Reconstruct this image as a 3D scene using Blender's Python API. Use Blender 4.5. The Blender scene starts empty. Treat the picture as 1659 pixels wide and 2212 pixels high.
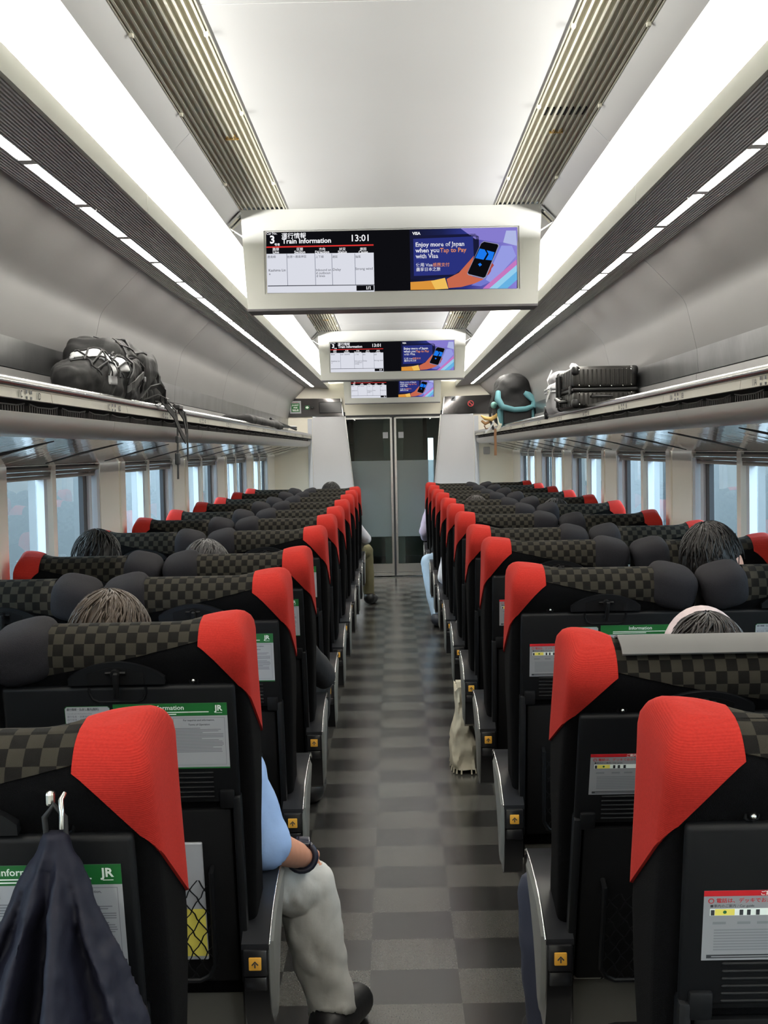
import bpy, bmesh, math, random
from mathutils import Vector, Matrix, Euler, noise as mnoise
random.seed(7)
S = bpy.context.scene
COL = S.collection
PI = math.pi

# ------------------------------------------------------------------ camera
FPX, VPX, VPY, ROLL = 2800.0, 847.9, 971.7, math.radians(1.1)
CAMX, CAMZ = -0.011, 1.484
n_cam = Vector((VPX - 829.5, 1106.0 - VPY, -FPX)).normalized()
up_c = Vector((-math.sin(ROLL), math.cos(ROLL), 0.0))
up_c = (up_c - n_cam * up_c.dot(n_cam)).normalized()
rt_c = n_cam.cross(up_c)
cam = bpy.data.objects.new('camera', bpy.data.cameras.new('camera'))
COL.objects.link(cam)
cam.matrix_world = Matrix(((rt_c.x, rt_c.y, rt_c.z, CAMX), (n_cam.x, n_cam.y, n_cam.z, 0.0), (up_c.x, up_c.y, up_c.z, CAMZ), (0, 0, 0, 1)))
cam.data.sensor_fit = 'VERTICAL'
cam.data.sensor_height = 36.0
cam.data.lens = FPX / 2212.0 * 36.0
cam.data.clip_start = 0.05
S.camera = cam
S.view_settings.view_transform = 'Standard'
S.view_settings.look = 'None'
S.view_settings.gamma = 1.0
S.view_settings.use_curve_mapping = False
S.view_settings.exposure = 0.25
S.cycles.caustics_reflective = False
S.cycles.caustics_refractive = False
S.cycles.sample_clamp_indirect = 6.0
S.cycles.use_denoising = True
S.cycles.max_bounces = 10

# ------------------------------------------------------------------ world + large lights
W = bpy.data.worlds.new('overcast_sky'); S.world = W; W.use_nodes = True
W.node_tree.nodes['Background'].inputs[0].default_value = (0.82, 0.92, 1.0, 1)
W.node_tree.nodes['Background'].inputs[1].default_value = 12.5

Y0, Y1 = -1.9, 15.0            # carriage interior along Y (camera stands at Y = 0)
COVE_POWER = 335.0
for sx in (-1, 1):             # the fluorescent runs hidden in the two ceiling coves
    la = bpy.data.lights.new('cove_tube_light', 'AREA')
    la.shape = 'RECTANGLE'; la.size = 0.035; la.size_y = Y1 - Y0 - 0.1
    la.energy = COVE_POWER; la.color = (1.0, 0.985, 0.94)
    lo = bpy.data.objects.new('cove_tube_light', la); COL.objects.link(lo)
    lo.location = (sx * 0.85, (Y0 + Y1) / 2, CAMZ + 0.767)
    d = Vector((-sx * 0.6, 0, 0.8)).normalized()
    z = -d; x = Vector((0, 1, 0)).cross(z).normalized(); y = z.cross(x)
    lo.matrix_world = Matrix(((x.x, y.x, z.x, lo.location.x), (x.y, y.y, z.y, lo.location.y), (x.z, y.z, z.z, lo.location.z), (0, 0, 0, 1)))

# ------------------------------------------------------------------ materials
def lin(c):
    return tuple(((v / 255.0) / 12.92 if v / 255.0 <= 0.04045 else (((v / 255.0) + 0.055) / 1.055) ** 2.4) for v in c)
MATS = {}
def mat(name, rgb, rough=0.5, metal=0.0, noise=0.0, nscale=30.0, bump=0.0, bscale=200.0, stretch=(1, 1, 1), spec=0.5, sheen=0.0, coat=0.0):
    if name in MATS: return MATS[name]
    m = bpy.data.materials.new(name); m.use_nodes = True
    nt = m.node_tree; b = nt.nodes['Principled BSDF']
    c = rgb if isinstance(rgb[0], float) else lin(rgb)
    b.inputs['Base Color'].default_value = (*c, 1)
    b.inputs['Roughness'].default_value = rough
    b.inputs['Metallic'].default_value = metal
    b.inputs['Specular IOR Level'].default_value = spec
    b.inputs['Coat Weight'].default_value = coat
    if sheen: b.inputs['Sheen Weight'].default_value = sheen
    if noise or bump:
        tc = nt.nodes.new('ShaderNodeTexCoord'); mp = nt.nodes.new('ShaderNodeMapping')
        mp.inputs['Scale'].default_value = stretch
        nt.links.new(tc.outputs['Object'], mp.inputs[0])
    if noise:
        nz = nt.nodes.new('ShaderNodeTexNoise'); nz.inputs['Scale'].default_value = nscale; nz.inputs['Detail'].default_value = 4
        nt.links.new(mp.outputs[0], nz.inputs[0])
        rp = nt.nodes.new('ShaderNodeMapRange'); rp.inputs[1].default_value = 0.3; rp.inputs[2].default_value = 0.7
        rp.inputs[3].default_value = 1 - noise; rp.inputs[4].default_value = 1 + noise
        nt.links.new(nz.outputs[0], rp.inputs[0])
        mx = nt.nodes.new('ShaderNodeMix'); mx.data_type = 'RGBA'; mx.blend_type = 'MULTIPLY'; mx.inputs[0].default_value = 1
        mx.inputs[6].default_value = (*c, 1); nt.links.new(rp.outputs[0], mx.inputs[7])
        nt.links.new(mx.outputs[2], b.inputs['Base Color'])
    if bump:
        n2 = nt.nodes.new('ShaderNodeTexNoise'); n2.inputs['Scale'].default_value = bscale; n2.inputs['Detail'].default_value = 3
        nt.links.new(mp.outputs[0], n2.inputs[0])
        bp = nt.nodes.new('ShaderNodeBump'); bp.inputs['Strength'].default_value = bump; bp.inputs['Distance'].default_value = 0.004
        nt.links.new(n2.outputs[0], bp.inputs['Height']); nt.links.new(bp.outputs[0], b.inputs['Normal'])
    MATS[name] = m
    return m
def emis(name, rgb, k=1.0):
    if name in MATS: return MATS[name]
    m = bpy.data.materials.new(name); m.use_nodes = True
    nt = m.node_tree; nt.nodes.clear()
    e = nt.nodes.new('ShaderNodeEmission'); o = nt.nodes.new('ShaderNodeOutputMaterial')
    c = rgb if isinstance(rgb[0], float) else lin(rgb)
    e.inputs[0].default_value = (*c, 1); e.inputs[1].default_value = k * 0.84
    nt.links.new(e.outputs[0], o.inputs[0]); MATS[name] = m
    return m

mat('ceiling_white', (204, 204, 202), 0.42, noise=0.015, nscale=3)
mat('cove_white', (206, 205, 196), 0.6)
mat('lip_grey', (196, 197, 190), 0.35, noise=0.02, nscale=5)
mat('ribbed_grey', (206, 204, 205), 0.42, 0.35)
mat('silver_panel', (128, 127, 126), 0.36, 0.3, noise=0.03, nscale=2.2)
mat('steel_plate', (150, 151, 152), 0.3, 0.95, noise=0.16, nscale=5, bump=0.25, bscale=14, stretch=(1, 1, 1))
mat('polished_rail', (215, 214, 212), 0.16, 1.0, noise=0.1, nscale=7)
mat('rack_cream', (232, 228, 214), 0.4, noise=0.02, nscale=5)
mat('rack_satin', (205, 202, 197), 0.36, 0.6, bump=0.05, bscale=9)
mat('rack_gloss', (236, 231, 220), 0.06, 0.4, bump=0.4, bscale=7, stretch=(1, 1.4, 1))
mat('black', (14, 14, 15), 0.55)
mat('slot_black', (8, 8, 9), 0.8)
mat('joint_dark', (70, 70, 68), 0.8)
mat('wall_white', (240, 234, 222), 0.42)
mat('frame_white', (196, 200, 206), 0.35)
mat('blind_grey', (150, 146, 138), 0.5)
mat('gasket', (22, 24, 30), 0.5)
mat('bulk_cream', (240, 234, 218), 0.42)
mat('bulk_grey', (196, 196, 199), 0.4)
mat('mirror_dark', (96, 94, 94), 0.06, 0.85)
mat('floor_base', (28, 28, 27), 0.3)
mat('tile_light', (78, 77, 73), 0.24, noise=0.22, nscale=240, spec=0.9)
mat('tile_dark', (43, 42, 41), 0.22, noise=0.14, nscale=240, spec=0.9)
mat('seat_black', (9, 9, 10), 0.9, bump=0.5, bscale=900, noise=0.2, nscale=500, spec=0.06)
mat('shell_black', (13, 14, 16), 0.48, bump=0.08, bscale=900, spec=0.25)
mat('shell_dark', (8, 8, 9), 0.6, spec=0.2)
mat('tray_black', (11, 12, 14), 0.5, bump=0.05, bscale=1200, spec=0.22)
mat('pillow_grey', (34, 33, 36), 0.95, noise=0.22, nscale=700, bump=0.5, bscale=900, spec=0.12)
mat('arm_black', (20, 20, 22), 0.28)
mat('arm_top', (34, 35, 38), 0.28, 0.2)
mat('arm_side', (112, 112, 108), 0.4)
mat('silver_trim', (200, 200, 198), 0.22, 1.0)
mat('metal_pin', (205, 205, 200), 0.25, 1.0)
mat('button_amber', (205, 150, 52), 0.4)
mat('base_grey', (74, 72, 66), 0.6)
mat('base_edge', (190, 188, 178), 0.4)
mat('card_white', (160, 162, 166), 0.45)
mat('card_grey', (132, 133, 136), 0.45)
mat('card_green', (26, 96, 44), 0.45)
mat('card_red', (176, 24, 32), 0.45)
mat('card_yellow', (226, 212, 96), 0.45)
mat('ink', (40, 42, 46), 0.6)
mat('ink_pale', (112, 114, 118), 0.6)
mat('ink_green', (30, 96, 52), 0.6)
mat('ink_white', (228, 235, 228), 0.5)
mat('housing_grey', (182, 183, 180), 0.3, 0.55, noise=0.02, nscale=4)
mat('housing_lip', (84, 82, 86), 0.35, 0.5)
mat('grille_slat', (226, 223, 206), 0.35, 0.2)
mat('grille_back', (222, 218, 200), 0.6)
mat('brass', (214, 176, 96), 0.3, 0.9)
mat('chrome', (210, 210, 208), 0.1, 1.0)
emis('led_white', (255, 250, 240), 105.0)

def fabric_red():
    m = mat('red_fabric', (152, 37, 30), 0.9, noise=0.1, nscale=300, spec=0.12)
    nt = m.node_tree; b = nt.nodes['Principled BSDF']
    tc = nt.nodes.new('ShaderNodeTexCoord'); wv = nt.nodes.new('ShaderNodeTexWave'); wv.bands_direction = 'Z'
    wv.inputs['Scale'].default_value = 120; wv.inputs['Distortion'].default_value = 1.2; wv.inputs['Detail'].default_value = 1
    nt.links.new(tc.outputs['Object'], wv.inputs[0])
    bp = nt.nodes.new('ShaderNodeBump'); bp.inputs['Strength'].default_value = 0.22; bp.inputs['Distance'].default_value = 0.0015
    nt.links.new(wv.outputs['Fac'], bp.inputs['Height']); nt.links.new(bp.outputs[0], b.inputs['Normal'])
fabric_red()
def fabric_check():
    m = mat('check_fabric', (60, 56, 46), 0.95, spec=0.12)
    nt = m.node_tree; b = nt.nodes['Principled BSDF']
    uv = nt.nodes.new('ShaderNodeUVMap'); ck = nt.nodes.new('ShaderNodeTexChecker')
    ck.inputs['Color1'].default_value = (*lin((53, 50, 43)), 1); ck.inputs['Color2'].default_value = (*lin((21, 19, 17)), 1)
    ck.inputs['Scale'].default_value = 1.0
    nz = nt.nodes.new('ShaderNodeTexNoise'); nz.inputs['Scale'].default_value = 35
    nt.links.new(uv.outputs[0], ck.inputs[0]); nt.links.new(uv.outputs[0], nz.inputs[0])
    mx = nt.nodes.new('ShaderNodeMix'); mx.data_type = 'RGBA'; mx.blend_type = 'MULTIPLY'; mx.inputs[0].default_value = 0.5
    nt.links.new(ck.outputs[0], mx.inputs[6]); nt.links.new(nz.outputs[0], mx.inputs[7])
    nt.links.new(mx.outputs[2], b.inputs['Base Color'])
    bp = nt.nodes.new('ShaderNodeBump'); bp.inputs['Strength'].default_value = 0.35; bp.inputs['Distance'].default_value = 0.002
    nt.links.new(nz.outputs[0], bp.inputs['Height']); nt.links.new(bp.outputs[0], b.inputs['Normal'])
fabric_check()
def glass(name, rgb, rough, ior=1.45, alpha=1.0):
    m = mat(name, rgb, rough); b = m.node_tree.nodes['Principled BSDF']
    b.inputs['Transmission Weight'].default_value = alpha; b.inputs['IOR'].default_value = ior
    return m
def pane_mat(name, tint, refl):
    # thin pane: Fresnel mix of clear transmission and mirror reflection, so light passes
    m = bpy.data.materials.new(name); m.use_nodes = True; nt = m.node_tree; nt.nodes.clear()
    o = nt.nodes.new('ShaderNodeOutputMaterial'); t = nt.nodes.new('ShaderNodeBsdfTransparent'); g = nt.nodes.new('ShaderNodeBsdfGlossy')
    f = nt.nodes.new('ShaderNodeFresnel'); f.inputs[0].default_value = refl; mx = nt.nodes.new('ShaderNodeMixShader')
    t.inputs[0].default_value = (*lin(tint), 1); g.inputs['Roughness'].default_value = 0.01
    ge = nt.nodes.new('ShaderNodeNewGeometry'); iv = nt.nodes.new('ShaderNodeMath'); iv.operation = 'SUBTRACT'; iv.inputs[0].default_value = 1.0; mu = nt.nodes.new('ShaderNodeMath'); mu.operation = 'MULTIPLY'
    nt.links.new(ge.outputs['Backfacing'], iv.inputs[1]); nt.links.new(iv.outputs[0], mu.inputs[0]); nt.links.new(f.outputs[0], mu.inputs[1])   # reflect once, on the outer skin of the pane
    nt.links.new(mu.outputs[0], mx.inputs[0]); nt.links.new(t.outputs[0], mx.inputs[1]); nt.links.new(g.outputs[0], mx.inputs[2])
    nt.links.new(mx.outputs[0], o.inputs[0]); MATS[name] = m
pane_mat('window_glass', (222, 232, 236), 1.6)
pane_mat('door_glass', (205, 214, 210), 1.5)
def frost_mat():
    m = bpy.data.materials.new('frosted_glass'); m.use_nodes = True; nt = m.node_tree; nt.nodes.clear()
    o = nt.nodes.new('ShaderNodeOutputMaterial'); tr = nt.nodes.new('ShaderNodeBsdfTranslucent'); df = nt.nodes.new('ShaderNodeBsdfDiffuse')
    t = nt.nodes.new('ShaderNodeBsdfTransparent'); g = nt.nodes.new('ShaderNodeBsdfGlossy'); g.inputs['Roughness'].default_value = 0.12
    tr.inputs[0].default_value = (*lin((206, 220, 222)), 1); df.inputs[0].default_value = (*lin((150, 160, 160)), 1); t.inputs[0].default_value = (*lin((196, 206, 208)), 1)
    m1 = nt.nodes.new('ShaderNodeMixShader'); m1.inputs[0].default_value = 0.5
    m2 = nt.nodes.new('ShaderNodeMixShader'); m2.inputs[0].default_value = 0.35
    m3 = nt.nodes.new('ShaderNodeMixShader'); m3.inputs[0].default_value = 0.07
    nt.links.new(tr.outputs[0], m1.inputs[1]); nt.links.new(df.outputs[0], m1.inputs[2])
    nt.links.new(m1.outputs[0], m2.inputs[1]); nt.links.new(t.outputs[0], m2.inputs[2])
    nt.links.new(m2.outputs[0], m3.inputs[1]); nt.links.new(g.outputs[0], m3.inputs[2])
    nt.links.new(m3.outputs[0], o.inputs[0]); MATS['frosted_glass'] = m
frost_mat()

# ------------------------------------------------------------------ mesh helpers
def M(m): return MATS[m] if isinstance(m, str) else m
def link(o, parent=None):
    COL.objects.link(o)
    if parent is not None: o.parent = parent
    return o
def tag(o, label=None, cat=None, group=None, kind=None):
    if label: o['label'] = label
    if cat: o['category'] = cat
    if group: o['group'] = group
    if kind: o['kind'] = kind
    return o
def empty(name, loc=(0, 0, 0)):
    o = bpy.data.objects.new(name, None); COL.objects.link(o); o.location = loc; o.empty_display_size = 0.05
    return o
def copy_tree(o, parent=None):
    c = o.copy(); COL.objects.link(c); c.parent = parent
    for ch in o.children: copy_tree(ch, c)
    return c
def remove_tree(o):
    for ch in list(o.children): remove_tree(ch)
    bpy.data.objects.remove(o)

class MB:
    """collects faces for ONE mesh object"""
    def __init__(s): s.v = []; s.f = []; s.mi = []; s.m = []; s.cur = 0
    def use(s, m):
        m = M(m)
        if m not in s.m: s.m.append(m)
        s.cur = s.m.index(m); return s
    def add(s, vs, fs):
        k = len(s.v); s.v += [tuple(v) for v in vs]
        for f in fs: s.f.append(tuple(k + i for i in f)); s.mi.append(s.cur)
        return s
    def box(s, c, size, rot=None):
        hx, hy, hz = size[0] / 2, size[1] / 2, size[2] / 2
        vs = [Vector((sx * hx, sy * hy, sz * hz)) for sx in (-1, 1) for sy in (-1, 1) for sz in (-1, 1)]
        if rot: R = Euler(rot).to_matrix(); vs = [R @ v for v in vs]
        vs = [v + Vector(c) for v in vs]
        return s.add(vs, [(0, 1, 3, 2), (4, 6, 7, 5), (0, 4, 5, 1), (2, 3, 7, 6), (0, 2, 6, 4), (1, 5, 7, 3)])
    def bb(s, x0, x1, y0, y1, z0, z1):
        return s.box(((x0 + x1) / 2, (y0 + y1) / 2, (z0 + z1) / 2), (abs(x1 - x0), abs(y1 - y0), abs(z1 - z0)))
    def rbox(s, c, size, r=0.01, seg=2, rot=None, sub=0):
        bm = bmesh.new(); bmesh.ops.create_cube(bm, size=1)
        bmesh.ops.scale(bm, vec=size, verts=bm.verts)
        bmesh.ops.bevel(bm, geom=bm.edges[:], offset=min(r, min(size) * 0.49), segments=seg, profile=0.5, affect='EDGES')
        R = (Euler(rot).to_matrix() if rot else Matrix.Identity(3))
        bm.verts.index_update()
        vs = [R @ v.co + Vector(c) for v in bm.verts]; fs = [[v.index for v in f.verts] for f in bm.faces]
        bm.free(); return s.add(vs, fs)
    def prism(s, pts, a, b, plane='yz'):
        """polygon pts extruded from a to b along the axis left out of `plane`"""
        def P(p, h):
            return {'yz': (h, p[0], p[1]), 'xz': (p[0], h, p[1]), 'xy': (p[0], p[1], h)}[plane]
        n = len(pts); vs = [P(p, a) for p in pts] + [P(p, b) for p in pts]
        fs = [tuple(range(n)), tuple(range(2 * n - 1, n - 1, -1))] + [(i, (i + 1) % n, n + (i + 1) % n, n + i) for i in range(n)]
        return s.add(vs, fs)
    def tube(s, pts, r, n=8, caps=True):
        pts = [Vector(p) for p in pts]; rs = r if isinstance(r, (list, tuple)) else [r] * len(pts)
        k = len(pts); vs = []; prev = None
        for i, p in enumerate(pts):
            t = (pts[min(i + 1, k - 1)] - pts[max(i - 1, 0)]).normalized()
            if prev is None:
                u = t.orthogonal().normalized()
            else:
                u = (prev - t * prev.dot(t)).normalized()
            prev = u; w = t.cross(u)
            vs += [p + (u * math.cos(2 * PI * j / n) + w * math.sin(2 * PI * j / n)) * rs[i] for j in range(n)]
        fs = [(i * n + j, i * n + (j + 1) % n, (i + 1) * n + (j + 1) % n, (i + 1) * n + j) for i in range(k - 1) for j in range(n)]
        if caps: fs += [tuple(range(n - 1, -1, -1)), tuple(range((k - 1) * n, k * n))]
        return s.add(vs, fs)
    def ribbon(s, pts, wvec, t=0.002):
        """flat webbing: strip through pts, width vector wvec (or one per point), thickness t"""
        pts = [Vector(p) for p in pts]; k = len(pts); vs = []
        for i, p in enumerate(pts):
            w = Vector(wvec[i] if isinstance(wvec, list) else wvec)
            tg = (pts[min(i + 1, k - 1)] - pts[max(i - 1, 0)]).normalized(); nn = tg.cross(w).normalized() * t / 2
            vs += [p - w / 2 - nn, p + w / 2 - nn, p + w / 2 + nn, p - w / 2 + nn]
        fs = [(0, 1, 2, 3), (4 * k - 1, 4 * k - 2, 4 * k - 3, 4 * k - 4)]
        for i in range(k - 1):
            for j in range(4): fs.append((4 * i + j, 4 * i + (j + 1) % 4, 4 * i + 4 + (j + 1) % 4, 4 * i + 4 + j))
        return s.add(vs, fs)
    def capsule(s, a, b, ra, rb, n=16, m=5):
        a, b = Vector(a), Vector(b); ax = (b - a)
        if ax.length < 1e-6: ax = Vector((0, 0, 1e-4))
        t = ax.normalized(); u = t.orthogonal().normalized(); w = t.cross(u); rings = []
        for i in range(m): th = -PI / 2 + (i + 0.5) / m * PI / 2; rings.append((a + t * ra * math.sin(th), ra * math.cos(th)))
        for i in range(m): th = (i + 0.5) / m * PI / 2; rings.append((b + t * rb * math.sin(th), rb * math.cos(th)))
        vs = []
        for c, r in rings: vs += [c + (u * math.cos(2 * PI * j / n) + w * math.sin(2 * PI * j / n)) * r for j in range(n)]
        k = len(rings)
        fs = [(i * n + j, i * n + (j + 1) % n, (i + 1) * n + (j + 1) % n, (i + 1) * n + j) for i in range(k - 1) for j in range(n)]
        fs += [tuple(range(n - 1, -1, -1)), tuple(range((k - 1) * n, k * n))]
        return s.add(vs, fs)
    def ellipsoid(s, c, r, n=20, m=12, rot=None, e=1.0):
        R = Euler(rot).to_matrix() if rot else Matrix.Identity(3); vs = []; sg = lambda q: math.copysign(abs(q) ** e, q)
        for i in range(1, m):
            th = PI * i / m - PI / 2
            for j in range(n):
                ph = 2 * PI * j / n
                vs.append(R @ Vector((r[0] * sg(math.cos(th)) * sg(math.cos(ph)), r[1] * sg(math.cos(th)) * sg(math.sin(ph)), r[2] * sg(math.sin(th)))) + Vector(c))
        k = m - 1; vs.append(R @ Vector((0, 0, -r[2])) + Vector(c)); vs.append(R @ Vector((0, 0, r[2])) + Vector(c))
        fs = [(i * n + j, i * n + (j + 1) % n, (i + 1) * n + (j + 1) % n, (i + 1) * n + j) for i in range(k - 1) for j in range(n)]
        fs += [(k * n, (j + 1) % n, j) for j in range(n)] + [(k * n + 1, (k - 1) * n + j, (k - 1) * n + (j + 1) % n) for j in range(n)]
        return s.add(vs, fs)
    def mesh(s, name):
        me = bpy.data.meshes.new(name); me.from_pydata(s.v, [], s.f)
        for m in s.m: me.materials.append(m)
        if len(s.m) > 1: me.polygons.foreach_set('material_index', s.mi)
        bm = bmesh.new(); bm.from_mesh(me); bmesh.ops.recalc_face_normals(bm, faces=bm.faces); bm.to_mesh(me); bm.free()
        me.update(); return me
    def build(s, name, m=None, parent=None, smooth=None, loc=None):
        if m is not None: s.m = [M(m)]; s.mi = [0] * len(s.f)
        me = s.mesh(name)
        if smooth is not None: shade(me, smooth)
        o = bpy.data.objects.new(name, me); link(o, parent)
        if loc: o.location = loc
        return o
def shade(me, angle):
    me.shade_smooth()
    if angle < 180:
        bm = bmesh.new(); bm.from_mesh(me)
        for e in bm.edges:
            if len(e.link_faces) == 2 and e.calc_face_angle(0) > math.radians(angle): e.smooth = False
        bm.to_mesh(me); bm.free()
def solid_remesh(mb, voxel, smooth=3, disp=0.0, dscale=10.0, seed=0.0):
    """union of the overlapping closed shapes of mb as one continuous mesh"""
    me = mb.mesh('tmp'); o = bpy.data.objects.new('tmp', me); COL.objects.link(o)
    r = o.modifiers.new('r', 'REMESH'); r.mode = 'VOXEL'; r.voxel_size = voxel
    if smooth: sm = o.modifiers.new('s', 'SMOOTH'); sm.iterations = smooth; sm.factor = 0.5
    dg = bpy.context.evaluated_depsgraph_get()
    out = bpy.data.meshes.new_from_object(o.evaluated_get(dg)); bpy.data.objects.remove(o); bpy.data.meshes.remove(me)
    out.materials.clear()
    if disp:
        ns = [v.normal.copy() for v in out.vertices]
        for v, nn in zip(out.vertices, ns):
            q = v.co * dscale + Vector((seed, seed, seed))
            v.co += nn * disp * (mnoise.noise(q) + 0.5 * mnoise.noise(q * 2.3))
    out.shade_smooth(); return out
def obj(name, me, m=None, parent=None, loc=None):
    if m is not None: me.materials.clear(); me.materials.append(M(m))
    o = bpy.data.objects.new(name, me); link(o, parent)
    if loc: o.location = loc
    return o

_txt = {}
def text_geo(body, size, align='LEFT', bold=0.0, sx=1.0):
    key = (body, size, align, bold, sx)
    if key in _txt: return _txt[key]
    c = bpy.data.curves.new('t', 'FONT'); c.body = body; c.size = size; c.align_x = align; c.offset = bold * size; c.resolution_u = 2
    o = bpy.data.objects.new('t', c); COL.objects.link(o)
    dg = bpy.context.evaluated_depsgraph_get(); me = bpy.data.meshes.new_from_object(o.evaluated_get(dg))
    vs = [(v.co.x * sx, v.co.y) for v in me.vertices]; fs = [tuple(p.vertices) for p in me.polygons]
    bpy.data.objects.remove(o); bpy.data.curves.remove(c); bpy.data.meshes.remove(me)
    _txt[key] = (vs, fs); return vs, fs
class Flat(MB):
    """flat print in the local x/z plane facing -Y; later layers lie nearer the viewer"""
    dl = 0.0004
    def poly(s, pts, m, layer=1):
        s.use(m); return s.add([(p[0], -layer * s.dl, p[1]) for p in pts], [tuple(range(len(pts)))])
    def rect(s, x0, z0, x1, z1, m, layer=1): return s.poly([(x0, z0), (x1, z0), (x1, z1), (x0, z1)], m, layer)
    def text(s, body, x, z, size, m, align='LEFT', bold=0.0, layer=2, sx=1.0):
        vs, fs = text_geo(body, size, align, bold, sx); s.use(m)
        return s.add([(x + v[0], -layer * s.dl, z + v[1]) for v in vs], fs)
    def lines(s, x0, x1, z0, z1, n, m, layer=2, seed=0, h=0.5):
        rnd = random.Random(seed); dz = (z1 - z0) / n
        for i in range(n):
            e = x1 - (x1 - x0) * (rnd.random() * 0.5 if rnd.random() < 0.3 else rnd.random() * 0.06)
            s.rect(x0, z0 + dz * i, e, z0 + dz * (i + h), m, layer)

def strip(mb, prof, y0, y1, t, flip=1):
    """polyline prof [(x,z)] given thickness t on one side, extruded from y0 to y1"""
    P = [Vector((p[0], p[1])) for p in prof]; k = len(P); off = []
    for i in range(k):
        a = P[max(i - 1, 0)]; b = P[min(i + 1, k - 1)]; d = (b - a).normalized(); off.append(P[i] + Vector((-d.y, d.x)) * t * flip)
    mb.prism([(p.x, p.y) for p in P] + [(p.x, p.y) for p in reversed(off)], y0, y1, 'xz')
def arc_bend(p0, p1, p2, r, n=6):
    """points of a rounded corner at p1"""
    a, b, c = Vector(p0), Vector(p1), Vector(p2); out = []
    s = b + (a - b).normalized() * r; e = b + (c - b).normalized() * r
    for i in range(n + 1):
        t = i / n; out.append(tuple((1 - t) ** 2 * s + 2 * t * (1 - t) * b + t * t * e))
    return out

# ================================================================== THE SETTING
H = CAMZ
# ---- floor with checker tiles
fl = MB().bb(-1.45, 1.45, Y0, 18.2, -0.05, -0.0012).build('floor', 'floor_base'); tag(fl, kind='structure')
tl = {}
TX, TY = 0.148, 4.33
for par in (0, 1):
    me = MB().bb(-0.125, 0.125, -0.1155, 0.1155, -0.0012, 0).mesh('floor_tile'); me.materials.append(M(('tile_dark', 'tile_light')[par])); tl[par] = me
for i in range(-3, 2):
    for j in range(-11, 46):
        o = bpy.data.objects.new('floor_tile', tl[(i + j + 1) % 2]); link(o, fl); o.location = (TX + 0.25 * (i + 0.5), TY + 0.231 * (j + 0.5), 0)

# ---- ceiling cross-section (x, z relative to the floor)
def R(z): return H + z
G = (0.384, R(0.895)); A = (0.556, R(0.895)); B = (0.609, R(0.8415)); C2 = (0.965, R(0.828))
LT = (0.727, R(0.775)); LB = (0.727, R(0.719)); RB = (1.001, R(0.738)); BD = (1.165, R(0.571)); PT = (1.209, R(0.379))
PB = (1.215, R(0.285)); SB = (1.225, R(0.13))
ceil = MB(); ceil.bb(-1.06, 1.06, Y0, Y1, R(1.0), R(1.02)); ceil = ceil.build('ceiling', 'joint_dark'); tag(ceil, kind='structure')
def segs(first, step):
    e = first
    while e > Y0 + 0.05: e -= step
    out = []; a = Y0; e += step
    while a < Y1 - 0.01:
        b = min(e, Y1); out.append((a + 0.002, b - 0.002)); a = b; e += step
    return out
for a, b in segs(2.63, 2.2): MB().bb(-G[0], G[0], a, b, G[1], G[1] + 0.02).build('ceiling_panel', 'ceiling_white', ceil)
for sx in (-1, 1):
    def pz(prof): return [(sx * p[0], p[1]) for p in prof]
    for a, b in segs(3.653, 2.1):
        m = MB(); strip(m, pz([(A[0], A[1] + 0.045), A, B]), a, b, 0.012, sx); m.build('ceiling_panel', 'ceiling_white', ceil)
        m = MB(); cv = [B, (0.72, R(0.8365)), (0.80, R(0.836)), (0.86, R(0.8365)), (0.91, R(0.832)), (0.95, R(0.815)), (0.968, R(0.78)), (0.972, R(0.75))]
        strip(m, pz([(p[0], p[1] + (0.0006 if i == 0 else 0)) for i, p in enumerate(cv)]), a, b, 0.01, sx); m.build('ceiling_panel', 'cove_white', ceil, smooth=30)
    for a, b in segs(3.9, 2.05):
        m = MB(); strip(m, pz([(0.96, R(0.744)), (0.745, R(0.742)), (0.735, R(0.775)), LT, LB, (0.735, R(0.7155))]), a, b, 0.004, sx); m.build('ceiling_panel', 'lip_grey', ceil)
        # ribbed band: real ridges, split round the lamp channel
        def rib(x0, x1, n):
            pts = []
            for i in range(n):
                for f, dz in ((0, 0.004), (0.35, 0.004), (0.45, 0), (0.9, 0)):
                    x = x0 + (x1 - x0) * (i + f) / n; pts.append((x, LB[1] + (RB[1] - LB[1]) * (x - LB[0]) / (RB[0] - LB[0]) + dz))
            x = x1; pts.append((x, LB[1] + (RB[1] - LB[1]) * (x - LB[0]) / (RB[0] - LB[0]) + 0.004)); return pts
        m = MB(); strip(m, pz(rib(0.728, 0.887, 15)), a, b, 0.01, sx); m.build('ribbed_panel', 'ribbed_grey', ceil)
        m = MB(); strip(m, pz(rib(0.917, 1.003, 8)), a, b, 0.01, sx); m.build('ribbed_panel', 'ribbed_grey', ceil)
    MB().bb(sx * 0.884, sx * 0.92, Y0, Y1, R(0.742), R(0.75)).build('lamp_channel', 'ribbed_grey', ceil)

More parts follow.
